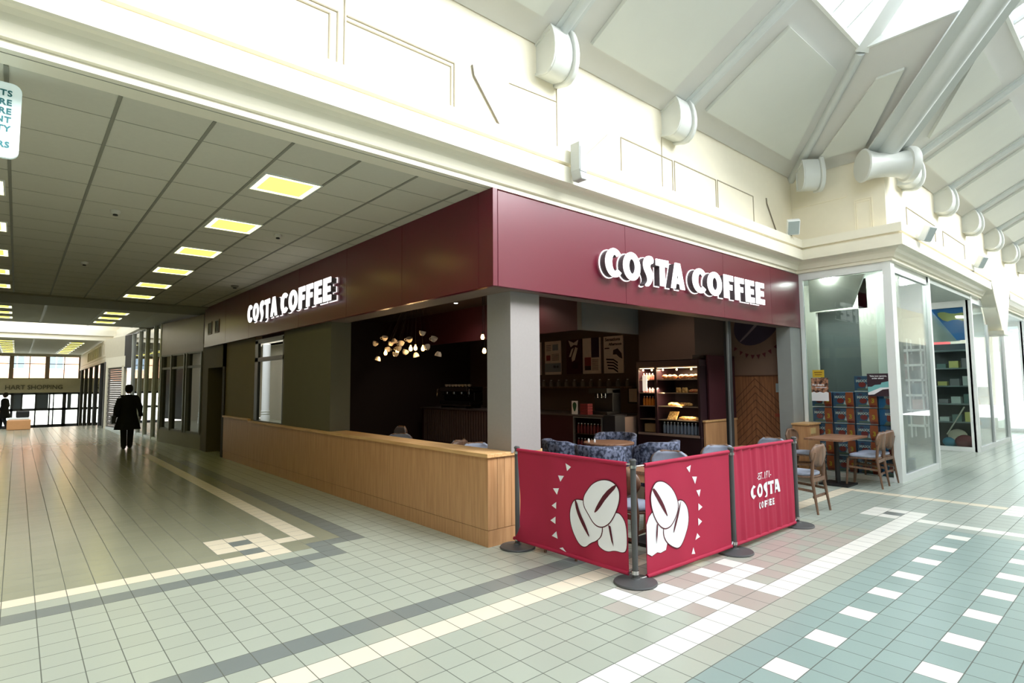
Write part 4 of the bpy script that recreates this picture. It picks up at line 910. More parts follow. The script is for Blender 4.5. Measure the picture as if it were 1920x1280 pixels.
def make_cup(lb, loc, rot=(0, 0, 0), grp='cups on the espresso machine', s=1, nm='coffee_cup'):
    t = thing(nm, lb, 'cup', loc, 0, grp); t.rotation_euler = rot; t.scale = (s, s, s)
    b = MB(); b.lathe([(.002, 0), (.022, 0), (.026, .004), (.042, .03), (.047, .062), (.043, .062), (.038, .032), (.022, .01), (.002, .008)], n=18); b.build('bowl', mat('china', (236, 228, 216), .35), t, smooth=True)
    b = MB(); b.tube([(.043, 0, .052), (.066, 0, .05), (.07, 0, .032), (.055, 0, .018), (.036, 0, .018)], .005, 6); b.build('handle', mat('china', (0, 0, 0)), t, smooth=True); return t
cp0 = make_cup('white cup on top of the espresso machine, leftmost of its row', (5.4, 8.6, 1.546))
for k in range(1, 8): copy_tree(cp0, (5.4, 8.6 - k * .15, 1.546), None, 'white cup on top of the espresso machine, %s from the left of its row' % ORD[k])
# back wall shelf and menu boards
b = MB(); b.box(6.7, 6.98, 3.3, 8.6, 1.5, 1.53); tag(b.build('wall_shelf', walnut), 'dark shelf on the cafe back wall below the menu boards', 'shelf')
b = MB(); b.box(6.5, 6.98, 2.9, 9.2, 0, .9, 0); b.box(6.48, 6.98, 2.9, 9.2, .9, .93, 1); tag(b.build('back_counter', [darkI, mat('counter_top', (0, 0, 0))]), 'dark back counter under the cafe shelf', 'counter')
cA = mat('canister', (120, 108, 100), .4)
jb = None
for k in range(11):
    lb = 'dim canister on the shelf under the menu boards, %s from the right' % ORD[k]; loc = (6.82, 3.5 + k * .27, 1.53)
    if jb is None: jb = make_bottle('canister', lb, cA, capw, .05, .17, loc, 'canister', 'canisters on the cafe shelf')
    else: copy_tree(jb, loc, None, lb)
boards = [(6.42, 7.02, 'mixed', 'menu board partly hidden behind the column, leftmost of the row'), (5.70, 6.28, 'menu', 'pale menu board with small food pictures, second from the left'), (4.98, 5.5, 'dark', 'dark maroon poster of a drink being poured between two pale menu boards'), (4.38, 4.95, 'quad', 'menu board split into pale, purple and red quarters'), (3.70, 4.28, 'cake', 'pale menu poster showing slices of chocolate cake, rightmost of the row')]
ink = mat('ink_dark', (60, 30, 36), .7); paper = mat('menu_paper', (232, 216, 206), .6)
for (y0, y1, kind, lb) in boards:
    t = thing('menu_board', lb, 'menu board', (6.97, y1, 1.84), 0, 'menu boards on the cafe back wall'); W = y1 - y0; Hh = .87
    b = MB(); b.box(-.03, 0, -W, 0, 0, Hh); b.build('board', maroonD if kind == 'dark' else paper, t, bevel=.004)
    b = MB(); R_ = lambda u0, u1, v0, v1, mi=0: b.box(-.034, -.03, -u1 * W, -u0 * W, v0 * Hh, v1 * Hh, mi)
    ms = [ink, mat('p_purple', (58, 34, 60), .7), mat('p_red', (150, 60, 60), .7), mat('p_blue', (140, 148, 158), .7), mat('p_white', (236, 222, 212), .7)]
    if kind == 'menu':
        R_(.0, 1, .08, .34, 3); R_(.55, .7, .2, .27); R_(.75, .88, .2, .26); R_(.1, .35, .42, .58, 2)
        for q in range(7): R_(.45, .9, .42 + q * .03, .43 + q * .03)
        R_(.5, .85, .72, .9, 3)
        for q in range(4): R_(.1, .4, .72 + q * .05, .735 + q * .05)
    elif kind == 'dark':
        F = lambda p: b.prism(p, (-.03, 0, 0), (0, -W, 0), (0, 0, Hh), (-.004, 0, 0), 4)
        F([(.15, .98), (.5, .9), (.8, .98), (.72, .82), (.5, .84), (.3, .78)]); F([(.35, .72), (.5, .76), (.3, .5), (.18, .5)]); F([(.6, .78), (.75, .74), (.55, .4), (.38, .36), (.35, .46)]); R_(.4, .75, .16, .34, 0)
    elif kind == 'quad':
        R_(.5, .93, .45, 1, 1); R_(.12, .47, .22, .46, 2); R_(.12, .47, .1, .22, 0)
        for q in range(9): R_(.53, .88, .1 + q * .035, .112 + q * .035)
    elif kind == 'cake':
        b.mesh(text_mesh('Sensations', .105, .003, .003), frame((-.032, -.47 * W, .91 * Hh), (0, -1, 0), (0, 0, 1)), 0); b.mesh(text_mesh('Afternoon', .09, .003, .003), frame((-.032, -.6 * W, .78 * Hh), (0, -1, 0), (0, 0, 1)), 0)
        F = lambda p: b.prism(p, (-.03, 0, 0), (0, -W, 0), (0, 0, Hh), (-.004, 0, 0), 0)
        F([(.5, .62), (.72, .66), (.92, .52), (.95, .38), (.8, .42), (.66, .5), (.48, .5)])
        for q in range(4): F([(.12 + .03 * q, .4 - .08 * q), (.5, .385 - .08 * q), (.72 , .30 - .08 * q), (.72, .25 - .08 * q), (.5, .34 - .08 * q), (.14 + .03 * q, .355 - .08 * q)])
        R_(.06, .3, .66, .69)
    else:
        R_(.1, .9, .8, .95); R_(.1, .8, .4, .6, 2); R_(.2, .9, .1, .2, 3)
    b.build('print', ms, t)
t = thing('picture_frame', 'small framed notice on the back wall left of the display fridge', 'picture', (6.97, 3.6, 1.15)); b = MB(); b.box(-.02, 0, -.3, 0, 0, .36); b.build('frame', black, t); b = MB(); b.box(-.024, -.02, -.27, -.03, .03, .33); b.build('print', paper, t)
# ------------------------------------------------------------------ display fridge
t = thing('display_fridge', 'lit upright display fridge of cakes, sandwiches and drinks', 'fridge', (5.6, .98, 0)); W = 1.37
mf = mat('fridge_shell', (44, 24, 30), .4)
b = MB(); b.box(0, .7, 0, W, 0, .62); b.box(0, .7, 0, W, 1.9, 2.02); b.box(0, .7, 0, .05, .62, 1.9); b.box(0, .7, W - .05, W, .62, 1.9); b.box(.6, .7, .05, W - .05, .62, 1.9); b.build('cabinet', mf, t, bevel=.005)
b = MB(); b.box(-.01, .6, .9, .95, .62, 1.9); b.build('divider', mf, t)
b = MB(); b.box(-.02, .03, .03, W - .03, .62, .66); b.build('bottom_rail', mat('alu', (180, 160, 150), .35, .5), t)
SH = [.66, .92, 1.17, 1.42, 1.67]
for z in SH[1:]: b = MB(); b.box(.02, .6, .05, W - .05, z - .015, z); b.build('shelf', mat('shelf_glass', (150, 130, 110), .3), t)
b = MB(); b.box(.03, .05, .06, W - .06, 1.878, 1.885)
for yy in (.2, .5, .8, 1.05, 1.25): b.ball((.06, yy, 1.85), .018, 8)
b.build('light_strip', mat('warm_strip', (255, 226, 170), .5, emis=7, emc=(255, 214, 150)), t)
b = MB(); b.box(-.012, -.006, 1.12, 1.22, 1.45, 1.75); b.build('notice', mat('notice_lit', (250, 246, 236), .5, emis=.5, emc=(255, 240, 220)), t)
al = bpy.data.lights.new('fridge_light', 'AREA'); al.shape = 'RECTANGLE'; al.size = 1.2; al.size_y = .1; al.energy = 22; al.color = (1, .8, .52)
ao = bpy.data.objects.new('fridge_light', al); ao.location = (5.7, 1.66, 1.855); ao.rotation_euler = (0, 0, PI / 2); COL.objects.link(ao)
al2 = bpy.data.lights.new('fridge_light_low', 'AREA'); al2.shape = 'RECTANGLE'; al2.size = 1.2; al2.size_y = .05; al2.energy = 9; al2.color = (1, .82, .55)
ao = bpy.data.objects.new('fridge_light_low', al2); ao.location = (5.63, 1.66, 1.36); ao.rotation_euler = (0, -.6, PI / 2); COL.objects.link(ao)
# right bay, y .05 .. .88 (world 1.03..1.86); left bay y .97..1.30 (world 1.95..2.28)
f0 = None
for k in range(11):
    lb = 'small water bottle on the bottom shelf of the lit fridge, %s from the right' % ORD[k]; loc = (5.7, 1.07 + k * .073, .665)
    if f0 is None: f0 = make_bottle('water_bottle', lb, clearb, capw, .031, .21, loc, grp='water bottles at the bottom of the fridge')
    else: copy_tree(f0, loc, None, lb)
f0 = None
for k in range(5):
    lb = 'amber juice bottle in the left bay of the fridge, %s from the right' % ORD[k]; loc = (5.7, 1.98 + k * .066, 1.172)
    if f0 is None: f0 = make_bottle('juice_bottle', lb, amber, capw, .029, .18, loc, grp='amber juice bottles in the fridge')
    else: copy_tree(f0, loc, None, lb)
f0 = None
for k in range(5):
    lb = 'pinkish drink pot on the top left shelf of the fridge, %s from the right' % ORD[k]; loc = (5.7, 1.98 + k * .066, 1.672)
    if f0 is None: f0 = make_bottle('drink_pot', lb, pinkb, capw, .028, .12, loc, 'drink pot', 'drink pots on the top left fridge shelf')
    else: copy_tree(f0, loc, None, lb)
f0 = None
for k in range(5):
    lb = 'small yoghurt pot with a white lid in the left fridge bay, %s from the right' % ORD[k]; loc = (5.7, 1.98 + k * .066, 1.422)
    if f0 is None: f0 = make_bottle('yoghurt_pot', lb, mat('yog', (196, 150, 150), .4), capw, .028, .09, loc, 'pot', 'yoghurt pots in the fridge')
    else: copy_tree(f0, loc, None, lb)
def food(nm, lb, m_, poly, loc, L, grp, rz=0):
    t = thing(nm, lb, 'food', loc, rz, grp); b = MB(); b.prism(poly, (0, 0, 0), (1, 0, 0), (0, 0, 1), (0, L, 0)); b.build('wrap', m_, t, bevel=.01, seg=2); return t
sand = mat('sandwich', (226, 190, 120), .6, c2=(170, 120, 60), scale=30); roll = mat('filled_roll', (214, 176, 110), .6, c2=(196, 100, 70), scale=26)
def rollthing(lb, loc, grp, s=1):
    t = thing('filled_roll', lb, 'sandwich', loc, 0, grp); b = MB(); b.ball((0, 0, .045), .06, 12, 0, .7, 1, .9); b.build('bread', sand, t, smooth=True); b = MB(); b.lathe([(.002, .035), (.062, .036), (.064, .045), (.06, .055), (.002, .056)], n=12); b.build('filling', mat('filling', (190, 90, 60), .6), t, smooth=True); return t
f0 = rollthing('filled roll on the top right shelf of the lit fridge, first from the right', (5.68, 1.1, 1.672), 'filled rolls on the top fridge shelf')
for k in range(1, 7): copy_tree(f0, (5.68 + .02 * (k % 2), 1.1 + k * .1 + (.05 if k > 3 else 0), 1.672), k * .7, 'filled roll on the top right shelf of the lit fridge, %s from the right' % ORD[k])
f0 = food('sandwich_pack', 'triangular sandwich pack on the second shelf of the lit fridge, left of two', sand, [(0, 0), (.14, 0), (0, .1)], (5.68, 1.42, 1.422), .1, 'sandwich packs in the fridge')
copy_tree(f0, (5.68, 1.28, 1.422), .2, 'triangular sandwich pack on the second shelf of the lit fridge, right of two')
for k, (y, z, L, l) in enumerate(((1.05, 1.422, .2, 'long wrapped pastry lying on the second fridge shelf'), (1.2, 1.172, .5, 'long pale baguette on the middle fridge shelf'), (1.07, .922, .4, 'row of wrapped toasties low in the fridge'))):
    t = thing('wrapped_baguette', l, 'food', (5.7, y, z)); b = MB(); b.tube([(0, 0, .03), (0, .06, .036), (0, L - .06, .036), (0, L, .03)], [.02, .034, .034, .02], 10); b.build('loaf', sand if k else roll, t, smooth=True)
food('pastry_box', 'tilted yellow pastry packet on the lower fridge shelf', sand, [(0, 0), (.03, 0), (.14, .15), (.11, .15)], (5.62, 1.5, .922), .2, None)
food('snack_box', 'pale snack boxes on the bottom left fridge shelf', mat('snackbox', (170, 140, 100), .6), [(0, 0), (.2, 0), (.2, .16), (0, .16)], (5.7, 1.98, .662), .28, None)
# ------------------------------------------------------------------ tub chairs and round table
def make_tub(label):
    t = thing('tub_chair', label, 'armchair')
    def shell(rad, z0_, z1_, a0=-.3 * PI, a1=1.3 * PI):
        def f(u_, v_):
            a = a0 + (a1 - a0) * u_ + PI; k = abs(2 * u_ - 1); zt = z1_ - .17 * max(0, k - .45) ** 1.2 * 1.8
            r = rad * (1 + .1 * v_) + .008 * math.cos(u_ * 36 * PI / 2 * 1.0); return Vector((r * math.cos(a), -r * math.sin(a) * -1 * .95, z0_ + (zt - z0_) * v_))
        return f
    b = MB(); b.grid(shell(.28, .2, .8), 72, 8); b.build('back_shell', velvet, t, smooth='all', solid=.06)
    b = MB(); b.prism(smooth2([(-.25, -.2), (.25, -.2), (.27, .1), (.24, .28), (-.24, .28), (-.27, .1)], 2), (0, 0, .3), (1, 0, 0), (0, 1, 0), (0, 0, .15)); b.build('seat_cushion', velvet, t, bevel=.03, seg=3)
    for sx in (-1, 1):
        for sy in (-1, 1): b = MB(); b.tube([(sx * .22, sy * .2, 0), (sx * .18, sy * .17, .3)], [.012, .02], 8); b.build('leg', walnut, t, smooth=True)
    return t
tb = make_tub('blue velvet tub chair in front of the round table, back to the camera'); tb['group'] = 'velvet tub chairs round the cafe table'
tb.location = (2.3, .5, 0); tb.rotation_euler = (0, 0, -PI / 2 + .55)
for (x, y, rz, l) in ((2.45, 1.3, -PI / 2 - .3, 'blue velvet tub chair left of the round table'), (3.75, 1.42, PI / 2 + .5, 'blue velvet tub chair beyond the round table'), (3.25, .3, -.1, 'blue velvet tub chair right of the round table, beside the grey chair')): copy_tree(tb, (x, y, 0), rz, l)
make_table('round wooden table among the blue velvet tub chairs', 0, 0, (3.08, 1.0, 0), tabletop, None, .37)
for k, (x, y) in enumerate(((2.84, 1.18), (2.88, 1.1))):
    t = make_bottle('salt_shaker', ('small glass shaker on the round table, left of two', 'small glass shaker on the round table, right of two')[k], capw, steel, .014, .06, (x, y, .741), 'shaker', 'shakers on the round table')
# back-right cafe furniture seen through the corridor opening
c2 = make_chair('dim grey padded chair behind the corridor ledge, nearest the column', True); c2.location = (1.0, 1.4, 0); c2.rotation_euler = (0, 0, PI * .9); c2['group'] = 'grey chairs by the corridor ledge'
for (x, y, rz, l) in ((1.1, 2.3, PI * .1, 'dim grey padded chair behind the corridor ledge, second from the column'), (1.9, 2.0, PI * .5, 'dim grey padded chair standing away from the corridor ledge'), (1.0, 3.4, PI * .9, 'dim padded chair at the far end of the corridor opening'), (1.7, 5.0, PI * .5, 'dim padded chair deep in the cafe by the dark end')): copy_tree(c2, (x, y, 0), rz, l)
make_table('dim reddish wooden table just inside the corridor ledge', .6, .7, (.95, 1.86, 0), mat('red_table', (110, 50, 40), .4))
make_table('dim wooden table at the far end of the corridor ledge', .6, .6, (.95, 4.6, 0))
# ------------------------------------------------------------------ chandelier of cups
CH = (2.2, 4.95)
hub = thing('cup_chandelier', 'chandelier of hanging white cups and glowing bulbs over the cafe tables', 'chandelier', (CH[0], CH[1], 3.3))
b = MB(); b.lathe([(.002, 0), (.12, 0), (.12, -.03), (.002, -.04)], n=20); b.build('ceiling_rose', black, hub, smooth=True)
# bulbs and cups at pixel-traced heights over the table row
import itertools
Cc = Vector((-3.5584494, -4.4705822, 1.6))
def pix(px, py, x):
    r = RX * ((px - 960) / 1064.6) + DN * ((py - 640) / 1064.6) + FW; return Cc + r * ((x - Cc.x) / r.x)
bulbm = mat('bulb_glow', (255, 214, 140), .3, emis=16, emc=(255, 190, 100))
bulbs = [(723, 661, 2.1), (745, 657, 2.3), (770, 653, 2.0), (779, 652, 2.2), (793, 653, 2.3)]
cupsP = [(702, 648, 2.1, .3), (721, 638, 2.2, 2.6), (738, 635, 2.0, .1), (732, 648, 2.3, 1), (751, 648, 2.1, 2), (728, 659, 2.35, 0), (709, 668, 2.0, 3.4), (741, 668, 2.2, .4), (758, 664, 2.1, 1.4), (768, 641, 2.0, 2.2), (779, 661, 2.3, 0.5), (791, 629, 2.1, .5), (802, 655, 2.2, 2.8), (812, 640, 2.0, 2.9), (823, 659, 2.2, 3.3), (747, 658, 2.2, 2.2)]
cc = None
for k, (px, py, x) in enumerate(bulbs):
    p = pix(px, py, x) - Vector((CH[0], CH[1], 3.3))
    b = MB(); b.lathe([(.002, -.05), (.022, -.045), (.034, -.02), (.03, .01), (.015, .04), (.013, .06), (.002, .06)], p, 12); bu = b.build('bulb', bulbm, hub, smooth=True)
    b = MB(); b.tube([p + Vector((0, 0, .06)), Vector((p.x * .3, p.y * .3, 0))], .004, 5); b.build('cord', black, hub)
for k, (px, py, x, a) in enumerate(cupsP):
    p = pix(px, py, x); q = p - Vector((CH[0], CH[1], 3.3)); s_ = 1.35; m_ = Matrix.Translation(q) @ Matrix.Rotation(a * 1.1, 4, 'Z') @ Matrix.Rotation((.5, -.5, 2.9, .2)[k % 4], 4, 'X') @ Matrix.Scale(s_, 4)
    b = MB(); b.x = m_; b.lathe([(.002, 0), (.022, 0), (.026, .004), (.042, .03), (.047, .062), (.043, .062), (.038, .032), (.022, .01), (.002, .008)], n=16); b.tube([(.043, 0, .052), (.066, 0, .05), (.07, 0, .032), (.055, 0, .018), (.036, 0, .018)], .005, 6); b.build('cup', MATS['china'], hub, smooth=True)
    b = MB(); b.tube([q, Vector((q.x * .4, q.y * .4, 0))], .002, 4); b.build('wire', black, hub)
for (px, py, x) in ((723, 661, 2.1), (770, 653, 2.0), (793, 653, 2.3)):
    l = bpy.data.lights.new('bulb_light', 'POINT'); l.energy = 5; l.color = (1, .62, .3); l.shadow_soft_size = .05; o = bpy.data.objects.new('bulb_light', l); o.location = pix(px, py + 9, x) - Vector((0, 0, .05)); COL.objects.link(o)
for k, (px, py) in enumerate(((905, 631), (908, 657))):
    p = pix(px, py, 2.4); t = thing('pendant_bulb', ('bare glowing pendant bulb beside the column, upper of two', 'bare glowing pendant bulb beside the column, lower of two')[k], 'pendant lamp', p, 0, 'pendant bulbs beside the column')
    b = MB(); b.lathe([(.002, -.05), (.022, -.045), (.034, -.02), (.03, .01), (.015, .04), (.002, .045)], n=12); b.build('bulb', bulbm, t, smooth=True)
    b = MB(); b.tube([(0, 0, .045), (0, 0, 3.3 - p.z)], .004, 5); b.tube([(0, 0, .04), (0, 0, .09)], .015, 8); b.build('cord', black, t)
for k, (x, y) in enumerate(((3.3, 5.2), (2.6, 2.6), (3.6, 3.4), (4.7, 1.2), (4.6, 7.6))):  # last downlight is added to brighten the espresso machine corner
    t = thing('downlight', 'tiny downlight in the dark cafe ceiling, %s' % ('farthest from the hall', 'between the cup chandelier and the column', 'second farthest', 'in front of the lit fridge', 'added over the espresso machine to brighten it')[k], 'downlight', (x, y, 3.3), 0, 'downlights in the cafe ceiling'); b = MB(); b.lathe([(.002, -.004), (.03, -.004), (.04, 0), (.002, 0)], n=12); b.build('lens', mat('spot', (255, 250, 235), .5, emis=30), t)
    l = bpy.data.lights.new('cafe_fill_spot', 'SPOT'); l.energy = 18; l.color = (1, .82, .66); l.spot_size = 2.4; l.spot_blend = .6; l.shadow_soft_size = .04; o = bpy.data.objects.new('cafe_fill_spot', l); o.location = (x, y, 3.28); COL.objects.link(o)  # fill spot added under each downlight to lift the dim cafe
# ================================================================== GLAZED SHOP ON THE RIGHT
def fr(b, x0, x1, y0, y1, z0, z1): b.box(x0, x1, y0, y1, z0, z1)
b = MB(); fr(b, 7.03, 7.09, -.27, -.21, 0, 3.55); fr(b, 7.02, 7.12, -1.65, -1.53, 0, 3.55); fr(b, 7.03, 7.09, -1.53, -.27, 3.42, 3.55); fr(b, 7.03, 7.09, -1.53, -.27, 0, .07)
struct('window_12', b, whitem, 'white frame of the glazed shop return')
b = MB(); fr(b, 7.055, 7.063, -1.53, -.27, .07, 3.42); struct('window_13', b, glassm, 'glass of the shop return beside the cafe')
def front(x0, x1, name1, name2, l, mids=()):
    b = MB(); fr(b, x0, x0 + .1, YR - .03, YR + .07, 0, 3.55); fr(b, x1 - .1, x1, YR - .03, YR + .07, 0, 3.55); fr(b, x0 + .1, x1 - .1, YR, YR + .06, 3.4, 3.55); fr(b, x0 + .1, x1 - .1, YR - .02, YR + .07, 0, .1)
    for q in mids: fr(b, q - .04, q + .04, YR - .01, YR + .06, .1, 3.4)
    struct(name1, b, whitem, 'white frame of ' + l)
    b = MB(); fr(b, x0 + .1, x1 - .1, YR + .02, YR + .028, .1, 3.4); struct(name2, b, glassm, 'glass of ' + l)
front(7.12, 9.35, 'window_14', 'window_15', 'the first shop window'); front(12.75, 16.6, 'window_16', 'window_17', 'the second shop window', (14.6,)); front(20.1, 24.2, 'window_18', 'window_19', 'the third shop window', (22.1,)); front(27.7, 32, 'window_20', 'window_21', 'the farthest shop window', (29.8,))
for k, x in enumerate((12.78, 20.13, 27.73)):
    b = MB(); fr(b, x - .03, x + .05, -1.59, -1.5, 0, 3.45); fr(b, x - .03, x + .05, -.85, -.75, 0, 3.45); fr(b, x - .02, x + .04, -1.5, -.85, 3.3, 3.45); fr(b, x - .02, x + .04, -1.5, -.85, 0, .1); struct('window_%d' % (22 + 2 * k), b, whitem, 'white frame of the side light in a shop entrance')
    b = MB(); fr(b, x + .005, x + .012, -1.5, -.85, .1, 3.3); struct('window_%d' % (23 + 2 * k), b, glassm, 'glass of the side light in a shop entrance')
b = MB(); b.box(9.25, 12.85, YR - .02, -.7, 3.45, 3.6); b.box(16.6, 20.1, YR - .02, -.7, 3.45, 3.6); b.box(7.3, 9.35, -1.5, 6, 3.5, 3.6); b.box(12.8, 45, -1.5, 6, 3.5, 3.6); b.box(9.25, 12.85, -.7, 6, 3.5, 3.6); struct('ceiling_shops', b, mat('shop_ceiling', (190, 196, 190), .7), 'pale ceiling inside the glazed shops')
b = MB(); b.box(7.06, 7.2, -.2, 6, 0, 3.5, 0); b.box(7.2, 45, 5.9, 6, 0, 3.5, 1); b.box(16.7, 16.8, -.8, 6, 0, 3.5, 0); b.box(12.85, 12.95, .6, 6, 0, 3.5, 0)
struct('wall_shop_inner', b, [mat('shop_wall', (172, 172, 158), .7), mat('shop_wall2', (140, 150, 146), .7)], 'inner walls of the glazed shops')
# inner display wall seen through the return glass
b = MB(); b.box(8.15, 8.25, -.95, .6, 0, 1.2, 0); b.box(8.15, 8.25, -.95, .6, 2.95, 3.5, 0); b.box(8.15, 8.25, -1.45, -.8, 0, 3.5, 0); b.box(8.15, 8.25, -.05, .6, 1.2, 2.95, 0); b.box(7.6, 8.15, -1.38, -1.2, 0, 3.0, 1) if 0 else None; b.box(8.35, 8.4, -1, .4, 1.2, 3, 2); b.box(8.0, 8.14, -1.32, -1.12, 1.5, 3.0, 1)
struct('wall_display', b, [mat('display_wall', (182, 184, 172), .6), mat('white_post', (232, 240, 228), .4), mat('display_dark', (84, 92, 92), .4)], 'pale inner wall with a dark opening behind the stacked boxes')
b = MB(); b.prism([(-.25, 3.5), (.9 * -1.3, 3.45), (-.95, 2.9), (-.25, 2.88)], (7.35, 0, 0), (0, 1, 0), (0, 0, 1), (.05, 0, 0)); struct('trim_bulkhead', b, mat('bulk_pale', (176, 178, 170), .6), 'sloping pale bulkhead inside the shop return')
# boxes
blue = mat('box_blue', (84, 112, 150), .45, var=.1); orange = mat('box_orange', (216, 104, 62), .45); redm = mat('box_red', (170, 62, 60), .5); yel = mat('box_yellow', (250, 200, 70), .5); gr = mat('box_green', (126, 140, 124), .5); skyb = mat('box_sky', (30, 110, 170), .4)
def make_box(lb, side=False):
    t = thing('product_box', lb, 'box', (7.12, -.31, .07)); W = .325; Hh = .262
    b = MB(); b.box(0, .28, -W, 0, 0, Hh); b.build('carton', blue, t, bevel=.004)
    U = lambda pts, mi: b.prism(pts, (0, 0, 0), (0, -W, 0), (0, 0, Hh), (-.002, 0, 0), mi)
    b = MB()
    if side: U([(.0, 0), (.45, 0), (.6, .5), (.45, 1), (0, 1)], 5); U(ell(.75, .45, .2, .22, 14), 1); U([(.3, 0), (1, 0), (1, .2), (.5, .22)], 3)
    else:
        U([(.62, 1), (.97, 1), (1, 0), (.66, 0), (.6, .45)], 0); U(ell(.36, .45, .17, .17, 14), 1); U([(.12, .1), (.6, .1), (.62, .2), (.5, .24), (.14, .2)], 3); U([(.5, .22), (.62, .2), (.58, .5)], 6); U([(0, 0), (1, 0), (1, .06), (0, .06)], 6); U([(.66, .06), (.97, .06), (.97, .2), (.68, .2)], 1); U(ell(.24, .86, .1, .07, 12), 4)
    b.build('print', [orange, redm, yel, gr, mat('box_violet', (96, 80, 110), .5), skyb, white_p], t)
    b = MB(); b.mesh(text_mesh('MAXX', .058, .002, .0025), frame((-.004, -(.34 if not side else .7) * W, .68 * Hh), (0, -1, 0), (0, 0, 1)), 0); b.build('lettering', white_p, t)
    if not side: b = MB(); b.mesh(text_mesh('3', .1, .002, .004), frame((-.005, -.8 * W, .46 * Hh), (0, -1, 0), (0, 0, 1)), 0); b.build('digit', yel, t)
    return t
bx = make_box('pet food box with a yellow 3, bottom of the stack beside the pilaster'); bx['group'] = 'pet food boxes stacked behind the shop glass'
bs = None; rw = ('bottom', 'second from the bottom', 'middle', 'second from the top', 'topmost'); cn = ('leftmost stack behind the glass', 'second stack from the left', 'third stack from the left', 'stack beside the white corner frame')
for c_ in range(4):
    for r_ in range(5 + (c_ >= 2)):
        if c_ == 0 and r_ == 0: continue
        lb = 'pet food box, %s, %s' % ((rw[r_] if r_ < 4 or c_ < 2 else ('second from the top' if r_ == 4 else 'topmost')) if not (c_ >= 2 and r_ == 3) else 'third from the top', cn[c_])
        if c_ >= 2 and r_ == 2: lb = 'pet food box, third from the bottom, %s' % cn[c_]
        loc = (7.12 + random.uniform(0, .012), -.31 - c_ * .345, .072 + r_ * .272)
        if c_ == 3:
            loc = (loc[0], -1.345, loc[2])
            if bs is None: bs = make_box(lb, True); bs['group'] = bx['group']; bs.location = loc; bs.scale = (1, .56, 1)
            else: copy_tree(bs, loc, None, lb)
        else: copy_tree(bx, loc, None, lb)
# posters on the return glass
def poster(nm, lb, y0, y1, z0, z1, base, prints):
    t = thing(nm, lb, 'poster', (7.045, y1, z0)); W = y1 - y0; Hh = z1 - z0
    b = MB(); b.box(-.006, 0, -W, 0, 0, Hh); b.build('sheet', base, t)
    b = MB(); ms = []
    for m_, pts in prints:
        if m_ not in ms: ms.append(m_)
        if isinstance(pts, str): continue
        b.prism(pts, (-.006, 0, 0), (0, -W, 0), (0, 0, Hh), (-.0015, 0, 0), ms.index(m_))
    if ms: b.build('print', ms, t)
    return t, W, Hh
dk = mat('poster_plum', (52, 34, 44), .4); teal = mat('shoe_teal', (120, 186, 186), .5); food1 = mat('burger_print', (60, 34, 28), .5, c2=(196, 140, 110), scale=16)
t, W, Hh = poster('shoe_poster', 'dark poster with a pale teal running shoe hung on the return glass', -1.53, -1.22, 1.36, 1.73, dk, [(white_p, [(.02, .06), (.3, .08), (.7, .3), (1.0, .33), (1.0, .4), (.6, .38), (.02, .16)]), (teal, [(.02, .16), (.02, .42), (.2, .42), (.35, .5), (.62, .52), (.66, .6), (.98, .66), (1.0, .4), (.6, .38)])])
b = MB(); b.mesh(text_mesh('Take two spoons,', .034, .002, .001), frame((-.0075, -.52 * W, .89 * Hh), (0, -1, 0), (0, 0, 1))); b.mesh(text_mesh('order ahead', .034, .002, .001), frame((-.0075, -.5 * W, .79 * Hh), (0, -1, 0), (0, 0, 1))); b.build('lettering', white_p, t)
t, W, Hh = poster('food_poster', 'dark food poster with a white lower strip on the return glass', -.62, -.34, 1.27, 1.67, food1, [(white_p, [(0, 0), (1, 0), (1, .36), (.85, .4), (.7, .35), (.5, .4), (.3, .35), (.15, .4), (0, .36)])])
b = MB(); b.mesh(text_mesh('For there', .05, .002, .0015), frame((-.0075, -.42 * W, .7 * Hh), (0, -1, 0), (0, 0, 1))); b.build('lettering', white_p, t)
b = MB(); b.box(-.0085, -.0075, -.9 * W, -.25 * W, .57 * Hh, .6 * Hh); b.build('underline', white_p, t)
poster('yellow_notice', 'small yellow notice above the food poster', -.56, -.37, 1.68, 1.81, mat('notice_yellow', (214, 176, 50), .5), [(mat('notice_ink', (150, 110, 30), .5), [(.15, .6), (.85, .6), (.85, .75), (.15, .75)]), (mat('notice_ink', (0, 0, 0)), [(.2, .3), (.8, .3), (.8, .42), (.2, .42)])])
# white shelving behind the first front window
t = thing('shelving_unit', 'white open shelving seen through the first shop window', 'shelves', (12.2, -.78, 0))
for k in range(6): b = MB(); b.box(0, .34, 0, 1.1, .55 + k * .35, .6 + k * .35); b.build('shelf', whitem, t)
b = MB()
for x in (0, .26, .53, .8, 1.07): b.box(0, .025, x, x + .025, .3, 2.6); b.box(.32, .34, x, x + .025, .3, 2.6)
b.box(.34, .36, 0, 1.1, .0, 2.6) if 0 else None
b.build('uprights', whitem, t)
pc = [(120, 90, 90), (90, 110, 120), (70, 76, 80), (150, 110, 100), (60, 80, 84)]
g0 = None
for k in range(5):
    for q in range(3):
        lb = 'small packet on the white shelving, %s shelf up, %s from the right' % (ORD[k], ORD[q]); loc = (12.24, -.74 + q * .27, .601 + k * .35)
        t = thing('shelf_packet', lb, 'packet', loc, 0, 'packets on the white shelving'); b = MB(); b.box(0, .24, 0, .2, 0, .2 + .03 * ((k + q) % 3)); b.build('carton', mat('pk%d' % ((k * 3 + q) % 5), pc[(k * 3 + q) % 5], .5), t)
for k in range(3): copy_tree(bx, (7.8 + .42 * (k == 2), -1.25, .012 + .272 * (k % 2)), -PI / 2 + .2, 'pet food box on the floor inside the first shop window, %s' % ('lower of the pair', 'upper of the pair', 'standing alone')[k])
